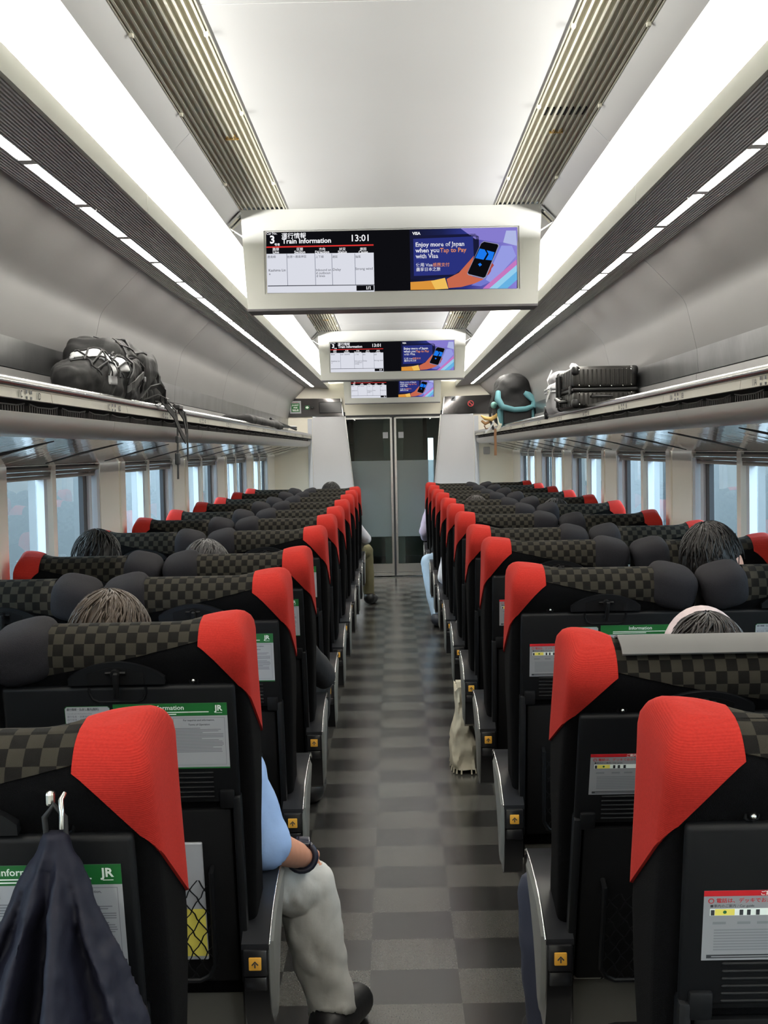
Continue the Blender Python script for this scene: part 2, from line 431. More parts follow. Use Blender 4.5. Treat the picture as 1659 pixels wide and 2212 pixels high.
# ---- upper side walls, window walls
def window_wall(sx, nm):
    root = MB(); X0, X1 = 1.38, 1.46
    def b(x0, x1, y0, y1, z0, z1): root.bb(sx * x0, sx * x1, y0, y1, z0, z1)
    b(X0, X1, Y0, Y1, 0, 0.80)
    b(X0, X1, Y0, Y1, 1.449, 1.60)
    ys = [4.585 + 2.04 * k for k in range(-3, 5)]
    e = Y0
    for y in ys:
        b(X0, X1, e, y, 0.80, 1.449); e = y + 1.465
    b(X0, X1, e, Y1, 0.80, 1.449)
    w = root.build(nm, 'wall_white'); tag(w, kind='structure')
    for y in ys:       # thin cover strip on the pier before each window
        MB().bb(sx * 1.372, sx * X0, y - 0.16, y - 0.125, 0.80, 1.449).build('pier_strip', 'bulk_cream', w)
    # bent lining panel above the rack
    for a, c in segs(5.2, 2.0):
        top = [(RB[0], RB[1] + 0.0)] + arc_bend(RB, BD, PT, 0.035, 6) + [PT]
        m = MB(); strip(m, [(sx * p[0], p[1]) for p in top], a, c, 0.012, sx); m.build('lining_panel', 'silver_panel', w, smooth=40)
        m = MB(); strip(m, [(sx * p[0], p[1]) for p in [PT, PB]], a, c, 0.008, sx); m.build('kick_plate', 'steel_plate', w)
        m = MB(); strip(m, [(sx * p[0], p[1]) for p in [(PB[0] - 0.008, PB[1] - 0.006), (PB[0] - 0.012, R(0.16))]], a, c, 0.008, sx); m.build('kick_plate', 'silver_panel', w)
    m = MB(); strip(m, [(sx * p[0], p[1]) for p in [(1.03, R(0.78)), (1.2, R(0.60)), (1.245, R(0.38)), (1.25, R(0.1))]], Y0, Y1, 0.01, sx); m.build('lining_backing', 'joint_dark', w)
    return ys
wl = window_wall(-1, 'wall_left'); window_wall(1, 'wall_right')
wn = 0
for sx in (-1, 1):
    for y in wl:
        wn += 1
        if y < -0.9: continue
        X = 1.425
        wroot = empty('window_%d' % wn, (sx * X, y + 0.73, 0.80)); tag(wroot, kind='structure')
        def part(nm, mt, *bx):
            m = MB()
            for q in bx: m.bb(sx * q[0] - sx * X, sx * q[1] - sx * X, q[2] - y - 0.73, q[3] - y - 0.73, q[4] - 0.80, q[5] - 0.80)
            return m.build(nm, mt, wroot)
        ym = y + 0.635
        part('pane', 'window_glass', (1.432, 1.436, y, y + 1.465, 0.80, 1.449))
        part('mullion', 'wall_white', (1.386, 1.43, ym, ym + 0.06, 0.80, 1.449))
        part('frame_bar', 'frame_white', (1.40, 1.43, ym - 0.075, ym - 0.03, 0.80, 1.42))
        part('frame_bar', 'gasket', (1.41, 1.43, ym - 0.03, ym - 0.012, 0.80, 1.42))
        part('frame_bar', 'gasket', (1.41, 1.431, y + 1.25, y + 1.318, 0.80, 1.42))
        part('frame_bar', 'frame_white', (1.40, 1.431, y + 1.318, y + 1.375, 0.80, 1.42))
        part('frame_bar', 'gasket', (1.405, 1.431, y + 1.375, y + 1.392, 0.80, 1.42))
        part('frame_bar', 'frame_white', (1.384, 1.431, y + 1.412, y + 1.462, 0.80, 1.42))
        for ya, yb in ((y + 0.004, ym - 0.006), (ym + 0.066, y + 1.46)):
            bl = part('blind_cassette', 'blind_grey', (1.392, 1.43, ya, yb, 1.394, 1.409), (1.390, 1.43, ya, yb, 1.412, 1.425), (1.388, 1.43, ya, yb, 1.428, 1.439))
        part('blind_recess', 'gasket', (1.40, 1.431, y + 0.003, y + 1.462, 1.439, 1.449))
# back bulkhead (behind the camera)
bk = MB().bb(-1.46, 1.46, Y0 - 0.05, Y0, 0, 2.5).build('wall_back', 'bulk_cream'); tag(bk, kind='structure')

# ---- end bulkhead with glass door
wf = MB()
wf.prism([(-1.46, 0), (-0.93, 0), (-0.93, 1.93), (-0.55, 1.93), (-0.55, 1.885), (0.55, 1.885), (0.55, 1.93), (0.93, 1.93), (0.93, 0), (1.46, 0), (1.46, 2.5), (-1.46, 2.5)], Y1, Y1 + 0.06, 'xz')
wf = wf.build('wall_front', 'bulk_cream'); tag(wf, kind='structure')
for sx in (-1, 1):
    # leaning grey slab beside the door, its door-side edge slants
    m = MB().prism([(sx * 0.93, 0), (sx * 0.355, 0), (sx * 0.47, 1.06), (sx * 0.555, 1.88), (sx * 0.90, 1.88), (sx * 0.93, 1.86)], Y1 - 0.02, Y1 + 0.03, 'xz'); m.build('slab', 'bulk_grey', wf)
    m = MB().prism([(sx * 0.347, 0), (sx * 0.355, 0), (sx * 0.47, 1.06), (sx * 0.555, 1.88), (sx * 0.545, 1.88), (sx * 0.462, 1.06)], Y1 - 0.03, Y1 + 0.07, 'xz'); m.build('slab_edge', 'silver_trim', wf)
    MB().bb(sx * 0.935, sx * 0.985, Y1 - 0.012, Y1 + 0.02, 0, 1.86).build('pier_strip', 'frame_white', wf)
    m = MB().prism([(sx * 1.33, 1.885), (sx * 0.575, 1.885), (sx * 0.60, 2.085), (sx * 1.33, 2.10)], Y1 - 0.02, Y1 + 0.02, 'xz'); m.build('mirror_panel', 'mirror_dark', wf)
    m = MB().prism([(sx * 0.575, 1.885), (sx * 0.567, 1.885), (sx * 0.592, 2.09), (sx * 0.60, 2.085)], Y1 - 0.03, Y1 + 0.02, 'xz'); m.build('mirror_edge', 'chrome', wf)
MB().bb(-0.56, 0.56, Y1 - 0.006, Y1 + 0.09, 1.868, 1.89).build('door_rail', 'gasket', wf)
dr = empty('door_1', (0, Y1 + 0.08, 0)); tag(dr, kind='structure')
for sx in (-1, 1):
    lf = MB()
    lf.bb(sx * 0.012, sx * 0.036, -0.02, 0.02, 0.02, 1.86); lf.bb(sx * 0.036, sx * 0.62, -0.02, 0.02, 0.06, 0.16); lf.bb(sx * 0.036, sx * 0.62, -0.02, 0.02, 0.02, 0.056)
    lf.bb(sx * 0.036, sx * 0.62, -0.02, 0.02, 1.845, 1.87)
    lf = lf.build('door_leaf', 'silver_trim', dr)
    MB().bb(sx * 0.036, sx * 0.62, -0.004, 0.004, 0.475, 1.36).build('frosted_pane', 'frosted_glass', lf)
    MB().bb(sx * 0.036, sx * 0.62, -0.004, 0.004, 1.36, 1.845).build('clear_pane', 'door_glass', lf)
    MB().bb(sx * 0.036, sx * 0.62, -0.004, 0.004, 0.16, 0.475).build('clear_pane', 'door_glass', lf)
    MB().bb(sx * 0.036, sx * 0.115, 0.006, 0.012, 0.16, 1.845).build('edge_strip', mat('edge_strip', (104, 106, 106), 0.4), lf)
    MB().bb(sx * 0.06, sx * 0.12, -0.014, -0.004, 1.62, 1.69).build('sticker', 'card_white', lf)
MB().bb(-0.011, 0.011, -0.012, 0.012, 0.02, 1.86).build('door_seal', 'gasket', dr)
MB().bb(-0.60, 0.60, -0.09, 0.03, 0.0, 0.008).build('door_sill', 'silver_trim', dr)
# vestibule beyond the door
vs = MB(); vs.bb(-0.95, -0.9, 15.1, 18.2, 0, 2.3); vs.bb(0.9, 0.95, 15.1, 18.2, 0, 2.3); vs.bb(-0.95, 0.95, 15.1, 18.2, 2.2, 2.25)
vs = vs.build('wall_vestibule', 'bulk_grey'); tag(vs, kind='structure')
vb = MB().bb(-0.95, 0.485, 18.15, 18.2, 0, 2.3).bb(0.56, 0.95, 18.15, 18.2, 0, 2.3).bb(0.485, 0.56, 18.15, 18.2, 0, 0.55).bb(0.485, 0.56, 18.15, 18.2, 1.64, 2.3).build('wall_far', mat('vest_far', (196, 202, 200), 0.5)); tag(vb, kind='structure')
for q in ((-0.12, -0.04), (0.06, 0.1), (0.42, 0.47), (-0.62, -0.55)):
    MB().bb(q[0], q[1], 18.12, 18.15, 0.0, 2.0).build('door_post', 'gasket', vb)
MB().bb(0.485, 0.56, 18.17, 18.176, 0.55, 1.64).build('pane', 'window_glass', vb)

# ---- end-bulkhead notices, small display and socket
def notice(name, label, cat, x, z, fl_, depth=0.006, w=0, h=0, bm_='card_white'):
    root = empty(name, (x, Y1 - 0.0205, z)); tag(root, label, cat)
    MB().rbox((0, -depth / 2, 0), (w, depth, h), 0.002).build('plate', bm_, root)
    o = fl_.build('print', None, root); o.location = (0, -depth - 0.0002, 0); return root
f = Flat(); f.rect(-0.048, -0.055, 0.048, 0.045, 'card_green'); f.text('JR-EAST', 0, 0.016, 0.022, 'ink_white', 'CENTER', 0.02); f.text('FREE', 0, -0.012, 0.022, 'ink_white', 'CENTER', 0.02); f.text('Wi-Fi', 0, -0.046, 0.032, 'ink_white', 'CENTER', 0.03)
f.text('無料公衆無線', 0, 0.05, 0.011, 'card_red', 'CENTER')
notice('wifi_notice', 'white and green Wi-Fi notice on the mirrored panel beside the glass door', 'sign', -1.12, 1.995, f, w=0.128, h=0.145)
f = Flat(); f.poly([(-0.02, 0.0), (0.0, 0.016), (0.02, 0.0), (0.0, -0.016)], 'ink_white')
notice('camera_notice', 'tiny green notice with a white mark next to the Wi-Fi notice', 'sign', -0.985, 1.99, f, w=0.05, h=0.045, bm_='ink_green')
o = MB().rbox((-0.715, Y1 - 0.026, 1.985), (0.265, 0.012, 0.13), 0.012, 3).build('status_display', mat('off_screen', (16, 16, 20), 0.1)); tag(o, 'black switched-off display on the mirrored panel beside the Wi-Fi notice', 'screen')
o = MB().ellipsoid((-0.925, Y1 - 0.024, 1.985), (0.022, 0.012, 0.015)).build('camera_dome', 'black', smooth=180); tag(o, 'small black oval camera dome between the notice and the dark display', 'camera')
f = Flat(); ring = [(0.036 * math.cos(t * PI / 16), 0.036 * math.sin(t * PI / 16)) for t in range(32)]; f.poly(ring, 'card_red', 1)
f.poly([(0.026 * math.cos(t * PI / 16), 0.026 * math.sin(t * PI / 16)) for t in range(32)], 'mirror_dark', 2); f.poly([(-0.024, 0.016), (-0.016, 0.024), (0.024, -0.016), (0.016, -0.024)], 'card_red', 3)
root = empty('prohibition_sign', (0.90, Y1 - 0.0205, 2.0)); tag(root, 'round red prohibition mark on the mirrored panel by the glass door', 'sign'); f.build('print', None, root)
f = Flat(); f.poly([(-0.02, -0.018), (-0.01, 0.012), (0.02, 0.018), (0.0, -0.01)], 'ink')
notice('seat_notice', 'small pale square notice at the top of the mirrored panel by the door', 'sign', 0.70, 2.06, f, w=0.055, h=0.055)
o = MB().rbox((1.075, Y1 - 0.012, 1.455), (0.075, 0.024, 0.085), 0.008).build('wall_unit', mat('unit_grey', (176, 176, 176), 0.5)); tag(o, 'small grey box fixed to the cream bulkhead under the rack end', 'box')

# ---- exterior seen through the windows
gd = MB().bb(-30, 30, -20, 60, -1.6, -1.5).build('ground', mat('ballast', (74, 74, 71), 0.9, noise=0.2, nscale=4)); tag(gd, kind='structure')
for sx in (-1, 1):
    w_ = MB()
    yy = -8.0; k = 0
    rnd = random.Random(3)
    cols = [mat('barrier_a', (66, 71, 73), 0.7), mat('barrier_b', (45, 50, 51), 0.7), mat('barrier_c', (94, 99, 103), 0.7), mat('barrier_d', (40, 45, 43), 0.7)]
    root = MB().bb(sx * 4.6, sx * 4.7, -8, 46, -1.5, 1.40).build('trackside_wall_%s' % ('left' if sx < 0 else 'right'), cols[0]); tag(root, kind='structure'); root.name = 'wall_trackside_%s' % ('left' if sx < 0 else 'right')
    while yy < 45:
        wdt = rnd.choice((0.5, 0.9, 1.4, 2.2)); MB().bb(sx * 4.52, sx * 4.6, yy, yy + wdt, -1.5, 1.36 + rnd.random() * 0.16).build('barrier_panel', cols[rnd.randrange(4)], root); yy += wdt + rnd.choice((0, 0, 0.3))

# ================================================================== CEILING FIXTURES
# ---- LED bars in the ribbed bands
led = MB()
pr = []
for cy, s in ((-0.250, -1), (0.250, 1)):
    for k in range(7):
        t = -PI / 2 + PI * k / 6
        pr.append((s * 0.0 + 0.0125 * math.sin(t) * -s, cy + s * 0.010 * math.cos(t)))
gap_me = MB().bb(-0.017, 0.017, -0.025, 0.025, -0.003, 0.012).mesh('gap_cover'); gap_me.materials.append(M('ribbed_grey'))
led_me = MB().prism([(p[0], p[1]) for p in (pr[:7] + pr[7:])], 0, 0.006, 'xy').mesh('diffuser'); led_me.materials.append(M('led_white'))
cap_me = MB().rbox((0, 0, 0.004), (0.02, 0.012, 0.007), 0.003).mesh('end_cap'); cap_me.materials.append(M('lip_grey'))
for sx in (-1, 1):
    y = 3.536 - 0.575 * 9
    while y < Y1 - 0.35:
        if y > Y0 + 0.4:
            r = empty('ceiling_light', (sx * 0.902, y, R(0.733))); tag(r, 'short white LED bar in the dark ribbed ceiling band', 'light', 'LED bars along the two ribbed ceiling bands')
            o = bpy.data.objects.new('diffuser', led_me); link(o, r)
            for e in (-0.247, 0.247):
                o = bpy.data.objects.new('end_cap', cap_me); link(o, r); o.location = (0, e, 0.001)
            o = bpy.data.objects.new('gap_cover', gap_me); link(o, r); o.location = (0, 0.2875, 0)
        y += 0.575

# ---- air grilles beside the centre panel (one run between two displays on each side)
SCR = [4.83, 9.76, 14.62]
runs = [(Y0 + 0.02, SCR[0] - 0.0), (SCR[0] + 0.16, SCR[1]), (SCR[1] + 0.16, SCR[2])]
place = ['between the two displays farthest from the glass door', 'between the two displays nearest the glass door']
for sx in (-1, 1):
    sd = 'rucksack' if sx < 0 else 'suitcase'
    for k, (a, b) in enumerate(runs):
        r = empty('air_grille', (sx * 0.47, (a + b) / 2, R(0.895)))
        where = ('behind the display farthest from the glass door', 'between the display farthest from the door and the middle display', 'between the middle display and the one by the door')[k]
        tag(r, 'slatted ceiling grille %s, %s side' % (where, sd), 'air grille', 'slatted grilles beside the ceiling panel')
        L = b - a
        MB().bb(-0.087, 0.087, -L / 2, L / 2, 0.008, 0.012).build('backing', 'grille_back', r)
        MB().bb(-0.0868, -0.0838, -L / 2, L / 2, -0.002, 0.03).build('frame_side', 'grille_slat', r); MB().bb(0.0838, 0.0868, -L / 2, L / 2, -0.002, 0.03).build('frame_side', 'grille_slat', r)
        sm = MB().bb(-0.0028, 0.0028, -L / 2, L / 2, -0.001, 0.009).mesh('slat'); sm.materials.append(M('grille_slat'))
        for i in range(10):
            o = bpy.data.objects.new('slat', sm); link(o, r); o.location = (-0.0765 + i * 0.017, 0, 0)
        for i, yy in enumerate([q for q in (2.8, 3.45, 4.35, 7.6, 8.6, 9.3, 12.5, 13.5) if a < q < b]):
            for xx in (-0.08, 0.08): MB().rbox((xx, yy - (a + b) / 2, -0.003), (0.01, 0.012, 0.012), 0.002).build('clip', 'grille_back', r)
        yb = (3.73, 8.9, 13.7)[k] - (a + b) / 2
        for q in (0.0, 0.02):
            MB().bb(-sx * 0.008 + q - 0.003, -sx * 0.008 + q + 0.003, yb - 0.02, yb + 0.02, -0.002, 0.005).bb(-sx * 0.008 + q - 0.009, -sx * 0.008 + q + 0.009, yb + 0.014, yb + 0.02, -0.0025, 0.004).build('nozzle', 'brass', r)
        if sx > 0:
            for i in range(7): MB().bb(-0.052 + i * 0.017 - 0.004, -0.052 + i * 0.017 + 0.004, yb - 0.23, yb - 0.16, 0.004, 0.0085).build('slot', 'slot_black', r)

# ---- overhead displays
def screen_flat():
    W2, H2 = 0.928, 0.224
    fl_ = Flat(); fl_.dl = 0.0003
    def q(cx, cy):
        t = (cx - 58) / 1537.0; tp = 68 - 28 * t; bt = 425 - 25 * t
        return ((t - 0.5) * W2, (0.5 - (cy - tp) / (bt - tp)) * H2)
    def P(pts, m, layer): fl_.poly([q(*p) for p in pts], m, layer)
    K = emis('scr_black', (14, 14, 18)); Wt = emis('scr_white', (218, 220, 230)); Rd = emis('scr_red', (214, 52, 50)); wh = emis('scr_text', (246, 246, 250)); dk = emis('scr_dark', (44, 46, 58)); ln = emis('scr_line', (120, 124, 140)); og = emis('scr_orange', (240, 150, 84))
    fl_.rect(-W2 / 2, -H2 / 2, W2 / 2, H2 / 2, K, 0)
    P([(58, 194), (716, 188), (716, 418), (58, 424)], Wt, 1)
    P([(58, 151), (716, 139), (716, 147), (58, 159)], Rd, 1)
    # table
    for x in (181, 353, 457, 598): P([(x, 192), (x + 3, 192), (x + 5, 380), (x + 2, 380)], ln, 2)
    P([(62, 380), (716, 375), (716, 379), (62, 385)], dk, 2); P([(606, 381), (712, 380), (712, 410), (606, 412)], K, 2)
    px = W2 / 1537.0
    def T(s_, cx, cy, h, m, al='LEFT', bold=0.0, sx=1.0): a = q(cx, cy); fl_.text(s_, a[0], a[1], h * px, m, al, bold, 3, sx)
    T('Car No.', 52 + 8, 82, 20, wh, bold=0.01); T('3', 96, 132, 66, wh, 'CENTER', 0.03); T('号車', 108, 146, 17, wh, bold=0.02)
    T('運行情報', 152, 103, 38, wh, bold=0.01); T('Train Information', 156, 134, 42, wh, bold=0.022, sx=1.0); T('13:01', 697, 119, 56, wh, 'RIGHT', 0.012)
    for s1, s2, cx in (('路線', 'Line', 116), ('区間', 'Section', 263), ('方向', 'Direction', 400), ('状況', 'Status', 524), ('原因', 'Cause', 652)):
        T(s1, cx, 174, 20, wh, 'CENTER', 0.01); T(s2, cx, 191, 23, wh, 'CENTER', 0.02)
    for s_, cx in (('鹿島線', 64), ('佐原～鹿島神宮', 184), ('上下線', 358), ('遅延', 461), ('強風', 602)): T(s_, cx, 218, 17, dk)
    T('Kashima Lin', 68, 298, 22, dk, bold=0.005); T('e', 70, 318, 22, dk); T('Inbound an', 359, 296, 21, dk); T('d outboun', 360, 314, 21, dk); T('d lines', 361, 331, 21, dk); T('Delay', 462, 294, 22, dk); T('Strong wind', 601, 290, 22, dk)
    T('1/1', 680, 404, 27, wh, 'CENTER', 0.03)
    # advertisement
    bg = bpy.data.materials.new('scr_advert'); bg.use_nodes = True; nt = bg.node_tree; nt.nodes.clear()
    oo = nt.nodes.new('ShaderNodeOutputMaterial'); em = nt.nodes.new('ShaderNodeEmission'); tc = nt.nodes.new('ShaderNodeTexCoord'); sp = nt.nodes.new('ShaderNodeSeparateXYZ'); mr = nt.nodes.new('ShaderNodeMapRange'); cr = nt.nodes.new('ShaderNodeValToRGB')
    mr.inputs[1].default_value = 0.07; mr.inputs[2].default_value = 0.464
    nt.links.new(tc.outputs['Object'], sp.inputs[0]); nt.links.new(sp.outputs[0], mr.inputs[0]); nt.links.new(mr.outputs[0], cr.inputs[0]); nt.links.new(cr.outputs[0], em.inputs[0]); nt.links.new(em.outputs[0], oo.inputs[0]); em.inputs[1].default_value = 0.84
    cr.color_ramp.elements[0].color = (*lin((22, 24, 44)), 1); cr.color_ramp.elements[1].color = (*lin((140, 132, 214)), 1)
    for p_, c_ in ((0.3, (28, 34, 78)), (0.52, (44, 52, 130)), (0.7, (96, 90, 176))):
        e_ = cr.color_ramp.elements.new(p_); e_.color = (*lin(c_), 1)
    MATS['scr_advert'] = bg
    P([(938, 52), (1598, 42), (1590, 402), (938, 406)], bg, 1)
    P([(1250, 46), (1598, 41), (1598, 120), (1480, 130), (1340, 110)], emis('scr_lilac', (134, 124, 206)), 2)
    P([(940, 90), (1340, 78), (1362, 96), (1362, 240), (1240, 330), (940, 345)], emis('scr_navy', (24, 26, 56)), 2); P([(960, 108), (1326, 94), (1330, 240), (1210, 318), (960, 326)], emis('scr_blue', (42, 50, 124)), 3)
    P([(1480, 150), (1560, 150), (1500, 330), (1370, 388), (1310, 382), (1400, 330)], emis('scr_peri', (116, 122, 206)), 2)
    P([(1500, 148), (1564, 150), (1588, 210), (1440, 372), (1400, 350)], emis('scr_peri2', (150, 156, 226)), 3)
    P([(1530, 60), (1590, 60), (1595, 150), (1510, 130)], emis('scr_pale', (176, 184, 228)), 3)
    P([(1590, 230), (1592, 262), (1420, 402), (1380, 402)], emis('scr_pink', (196, 120, 190)), 4); P([(1592, 262), (1592, 300), (1470, 402), (1420, 402)], emis('scr_sky', (150, 206, 236)), 4); P([(1592, 300), (1592, 350), (1530, 402), (1470, 402)], emis('scr_cyan', (104, 178, 226)), 4)
    # hand, cuff and phone
    P([(1160, 345), (1236, 308), (1330, 208), (1322, 240), (1290, 300), (1320, 330), (1390, 346), (1330, 372), (1250, 392), (1172, 398)], emis('scr_skin', (198, 104, 78)), 5)
    P([(1408, 262), (1440, 250), (1452, 264), (1436, 284), (1432, 300), (1420, 318), (1392, 334), (1386, 300)], emis('scr_skin2', (168, 74, 70)), 5)
    P([(938, 362), (1010, 358), (1080, 352), (1100, 406), (938, 408)], emis('scr_cuff2', (218, 148, 60)), 5); P([(1064, 356), (1150, 338), (1170, 402), (1090, 406)], emis('scr_cuff', (238, 190, 92)), 6)
    P([(1392, 122), (1478, 138), (1486, 148), (1402, 336), (1390, 344), (1294, 322), (1286, 312), (1374, 134)], emis('scr_case', (150, 150, 176)), 6); P([(1394, 126), (1474, 141), (1480, 150), (1398, 332), (1386, 338), (1296, 316), (1290, 308), (1376, 136)], emis('scr_phone', (12, 12, 16)), 7)
    P([(1366, 166), (1396, 172), (1410, 196), (1388, 232), (1338, 222)], emis('scr_card', (28, 120, 236)), 8); P([(1408, 176), (1456, 188), (1440, 236), (1400, 232), (1420, 200)], emis('scr_card', (28, 120, 236)), 8)
    P([(1354, 258), (1368, 250), (1378, 262), (1364, 272)], emis('scr_card', (28, 120, 236)), 8)
    T('VISA', 956, 84, 24, wh, bold=0.035); T('Enjoy more of Japan', 972, 154, 37, wh, bold=0.025); T('when you', 973, 188, 37, wh, bold=0.025); T('Tap to Pay', 1122, 187, 37, og, bold=0.022); T('with Visa', 974, 222, 37, wh, bold=0.025)
    T('使用 Visa', 974, 271, 26, wh, bold=0.008); T('感應支付', 1076, 270, 26, og, bold=0.008); T('盡享日本之旅', 974, 297, 25, wh, bold=0.008)
    return fl_.mesh('screen')
scr_me = screen_flat()
for k, y in enumerate(SCR):
    r = empty('information_display', (0, y, R(0.53)))
    tag(r, 'wide grey overhead display showing train information and an advert, ' + ('farthest from the glass door', 'second from the glass door', 'right above the glass door')[k], 'display', 'overhead information displays')
    hw, hb, h = 0.556, 0.537, 0.365
    # frame face as a ring round the screen opening
    sw, s0, s1 = 0.468, 0.055, 0.287
    b = MB()
    b.prism([(-hb, 0), (hb, 0), (hw, h), (-hw, h)], 0.012, 0.13, 'xz')
    b.prism([(-hb, 0), (hb, 0), (sw + 0.004, s0), (-sw - 0.004, s0)], 0, 0.0125, 'xz'); b.prism([(-hw, h), (hw, h), (sw + 0.004, s1), (-sw - 0.004, s1)], 0, 0.0125, 'xz')
    b.prism([(-hb, 0), (-sw - 0.004, s0), (-sw - 0.004, s1), (-hw, h)], 0, 0.0125, 'xz'); b.prism([(hb, 0), (sw + 0.004, s0), (sw + 0.004, s1), (hw, h)], 0, 0.0125, 'xz')
    hs = b.build('housing', 'housing_grey', r)
    MB().prism([(-hb, -0.008), (hb, -0.008), (hb, 0), (-hb, 0)], -0.003, 0.14, 'xz').build('bottom_lip', 'housing_lip', r)
    o = bpy.data.objects.new('screen', scr_me); link(o, r); o.location = (0, 0.0095, (s0 + s1) / 2)
    for sx in (-1, 1):       # polished end pieces where the housing meets the coves
        for yy in (-0.02, 0.1):
            MB().prism([(sx * 0.548, 0.352), (sx * 0.60, 0.300), (sx * 0.604, 0.306), (sx * 0.552, 0.358)], yy, yy + 0.035, 'xz').build('end_strip', 'chrome', r)
        MB().prism([(sx * 0.53, 0.26), (sx * 0.60, 0.305), (sx * 0.55, 0.352), (sx * 0.53, 0.352)], 0.03, 0.09, 'xz').build('end_cheek', 'chrome', r)

# ================================================================== LUGGAGE RACKS
vent_me = MB()
vent_me.tube([(0, -0.145, 0.012), (0, -0.07, 0.006), (0, 0.07, 0.006), (0, 0.145, 0.012)], 0.0022, 5)
for i in range(13): vent_me.bb(0.0, 0.02, -0.138 + i * 0.023 - 0.0015, -0.138 + i * 0.023 + 0.0015, -0.014, 0.008)
vent_me = vent_me.mesh('air_vent'); vent_me.materials.append(mat('vent_fin', (52, 50, 50), 0.4))
seatno = 0
for sx in (-1, 1):
    r = empty('luggage_rack', (sx * 1.0, (Y0 + Y1) / 2, R(0.12)))
    tag(r, 'long overhead luggage rack with polished rail, carrying the %s' % ('big black rucksacks' if sx < 0 else 'ribbed suitcase'), 'rack')
    def wp(mb, name, m, smooth=None):
        o = mb.build(name, m, r, smooth=smooth); o.location = (-r.location.x, -r.location.y, -r.location.z); return o
    def pz(prof): return [(sx * p[0], p[1]) for p in prof]
    wp(MB().tube([(sx * 0.955, Y0, R(0.187)), (sx * 0.955, Y1, R(0.187))], 0.0155, 16), 'rail', 'polished_rail', 40)
    m = MB(); strip(m, pz([(0.96, R(0.172)), (1.215, R(0.165))]), Y0, Y1, 0.01, -sx); wp(m, 'shelf', 'steel_plate')
    for a, b in segs(4.6, 1.02):
        m = MB(); strip(m, pz([(0.95, R(0.172)), (0.946, R(0.147)), (0.955, R(0.146))]), a, b, 0.004, sx); wp(m, 'fascia', 'rack_cream')
    m = MB(); m.bb(sx * 0.99, sx * 1.2, Y0, Y1, R(0.10), R(0.16)); wp(m, 'vent_box', 'slot_black')
    for a, b in segs(4.42, 2.04):
        prof = [(0.968, R(0.113)), (0.956, R(0.115)), (0.957, R(0.10)), (0.959, R(0.088)), (0.965, R(0.075)), (0.976, R(0.065)), (0.992, R(0.058)), (1.01, R(0.0535))]
        m = MB(); strip(m, pz(prof), a, b, 0.004, sx); wp(m, 'lower_panel', 'rack_satin', 40)
        m = MB(); strip(m, pz([(q[0], R(q[1])) for q in [(1.01, 0.0535), (1.08, 0.039), (1.18, 0.0165), (1.28, -0.009), (1.375, -0.0335)]]), a, b, 0.006, sx); wp(m, 'underside_panel', 'rack_gloss', 40)
    y = 2.9
    while y < Y1 - 0.3:
        o = bpy.data.objects.new('air_vent', vent_me); link(o, r); o.location = (sx * 0.968 - r.location.x, y - r.location.y, R(0.127) - r.location.z)
        o.scale = (sx, 1, 1); y += 0.335
    y = 2.94
    while y < Y1 - 0.3:      # dark cross slots in the underside
        def zs(x):
            T_ = [(1.01, 0.0535), (1.08, 0.039), (1.18, 0.0165), (1.28, -0.009), (1.375, -0.0335)]
            for (a_, za), (b_, zb) in zip(T_, T_[1:]):
                if x <= b_: return R(za + (zb - za) * (x - a_) / (b_ - a_)) - 0.0015
        m = MB(); xs = [1.045, 1.10, 1.185, 1.195, 1.205, 1.29, 1.345]; hw = [0.005, 0.032, 0.038, 0.052, 0.038, 0.032, 0.005]
        for i in range(6):
            a, b = xs[i], xs[i + 1]
            m.add([(sx * a, y - hw[i], zs(a)), (sx * a, y + hw[i], zs(a)), (sx * b, y + hw[i + 1], zs(b)), (sx * b, y - hw[i + 1], zs(b)), (sx * a, y - hw[i], zs(a) + 0.004), (sx * a, y + hw[i], zs(a) + 0.004), (sx * b, y + hw[i + 1], zs(b) + 0.004), (sx * b, y - hw[i + 1], zs(b) + 0.004)],
                  [(0, 1, 2, 3), (4, 7, 6, 5), (0, 3, 7, 4), (1, 5, 6, 2), (0, 4, 5, 1), (3, 2, 6, 7)])
        wp(m, 'underside_slot', 'slot_black'); y += 1.02
    # seat-number marks on the fascia
    for k in range(11):
        y = 3.35 + k * 1.02; num = 11 - k
        f = Flat()
        L1, L2 = ('C', 'D') if sx < 0 else ('A', 'B')
        f.text('%d%s' % (num, L1), -0.085, -0.009, 0.026, 'ink', 'CENTER', 0.01); f.text('%d%s' % (num, L2), 0.085, -0.009, 0.026, 'ink', 'CENTER', 0.01)
        for q in (-0.025, 0.018): f.rect(q - 0.008, 0.002, q + 0.008, 0.012, 'ink_pale'); f.rect(q - 0.008, -0.012, q + 0.008, -0.005, 'ink_pale')
        o = f.build('seat_mark', None, r); o.location = (sx * 0.9458 - r.location.x, y - r.location.y, R(0.16) - r.location.z)
        o.rotation_euler = (0, 0, PI / 2 if sx < 0 else -PI / 2)

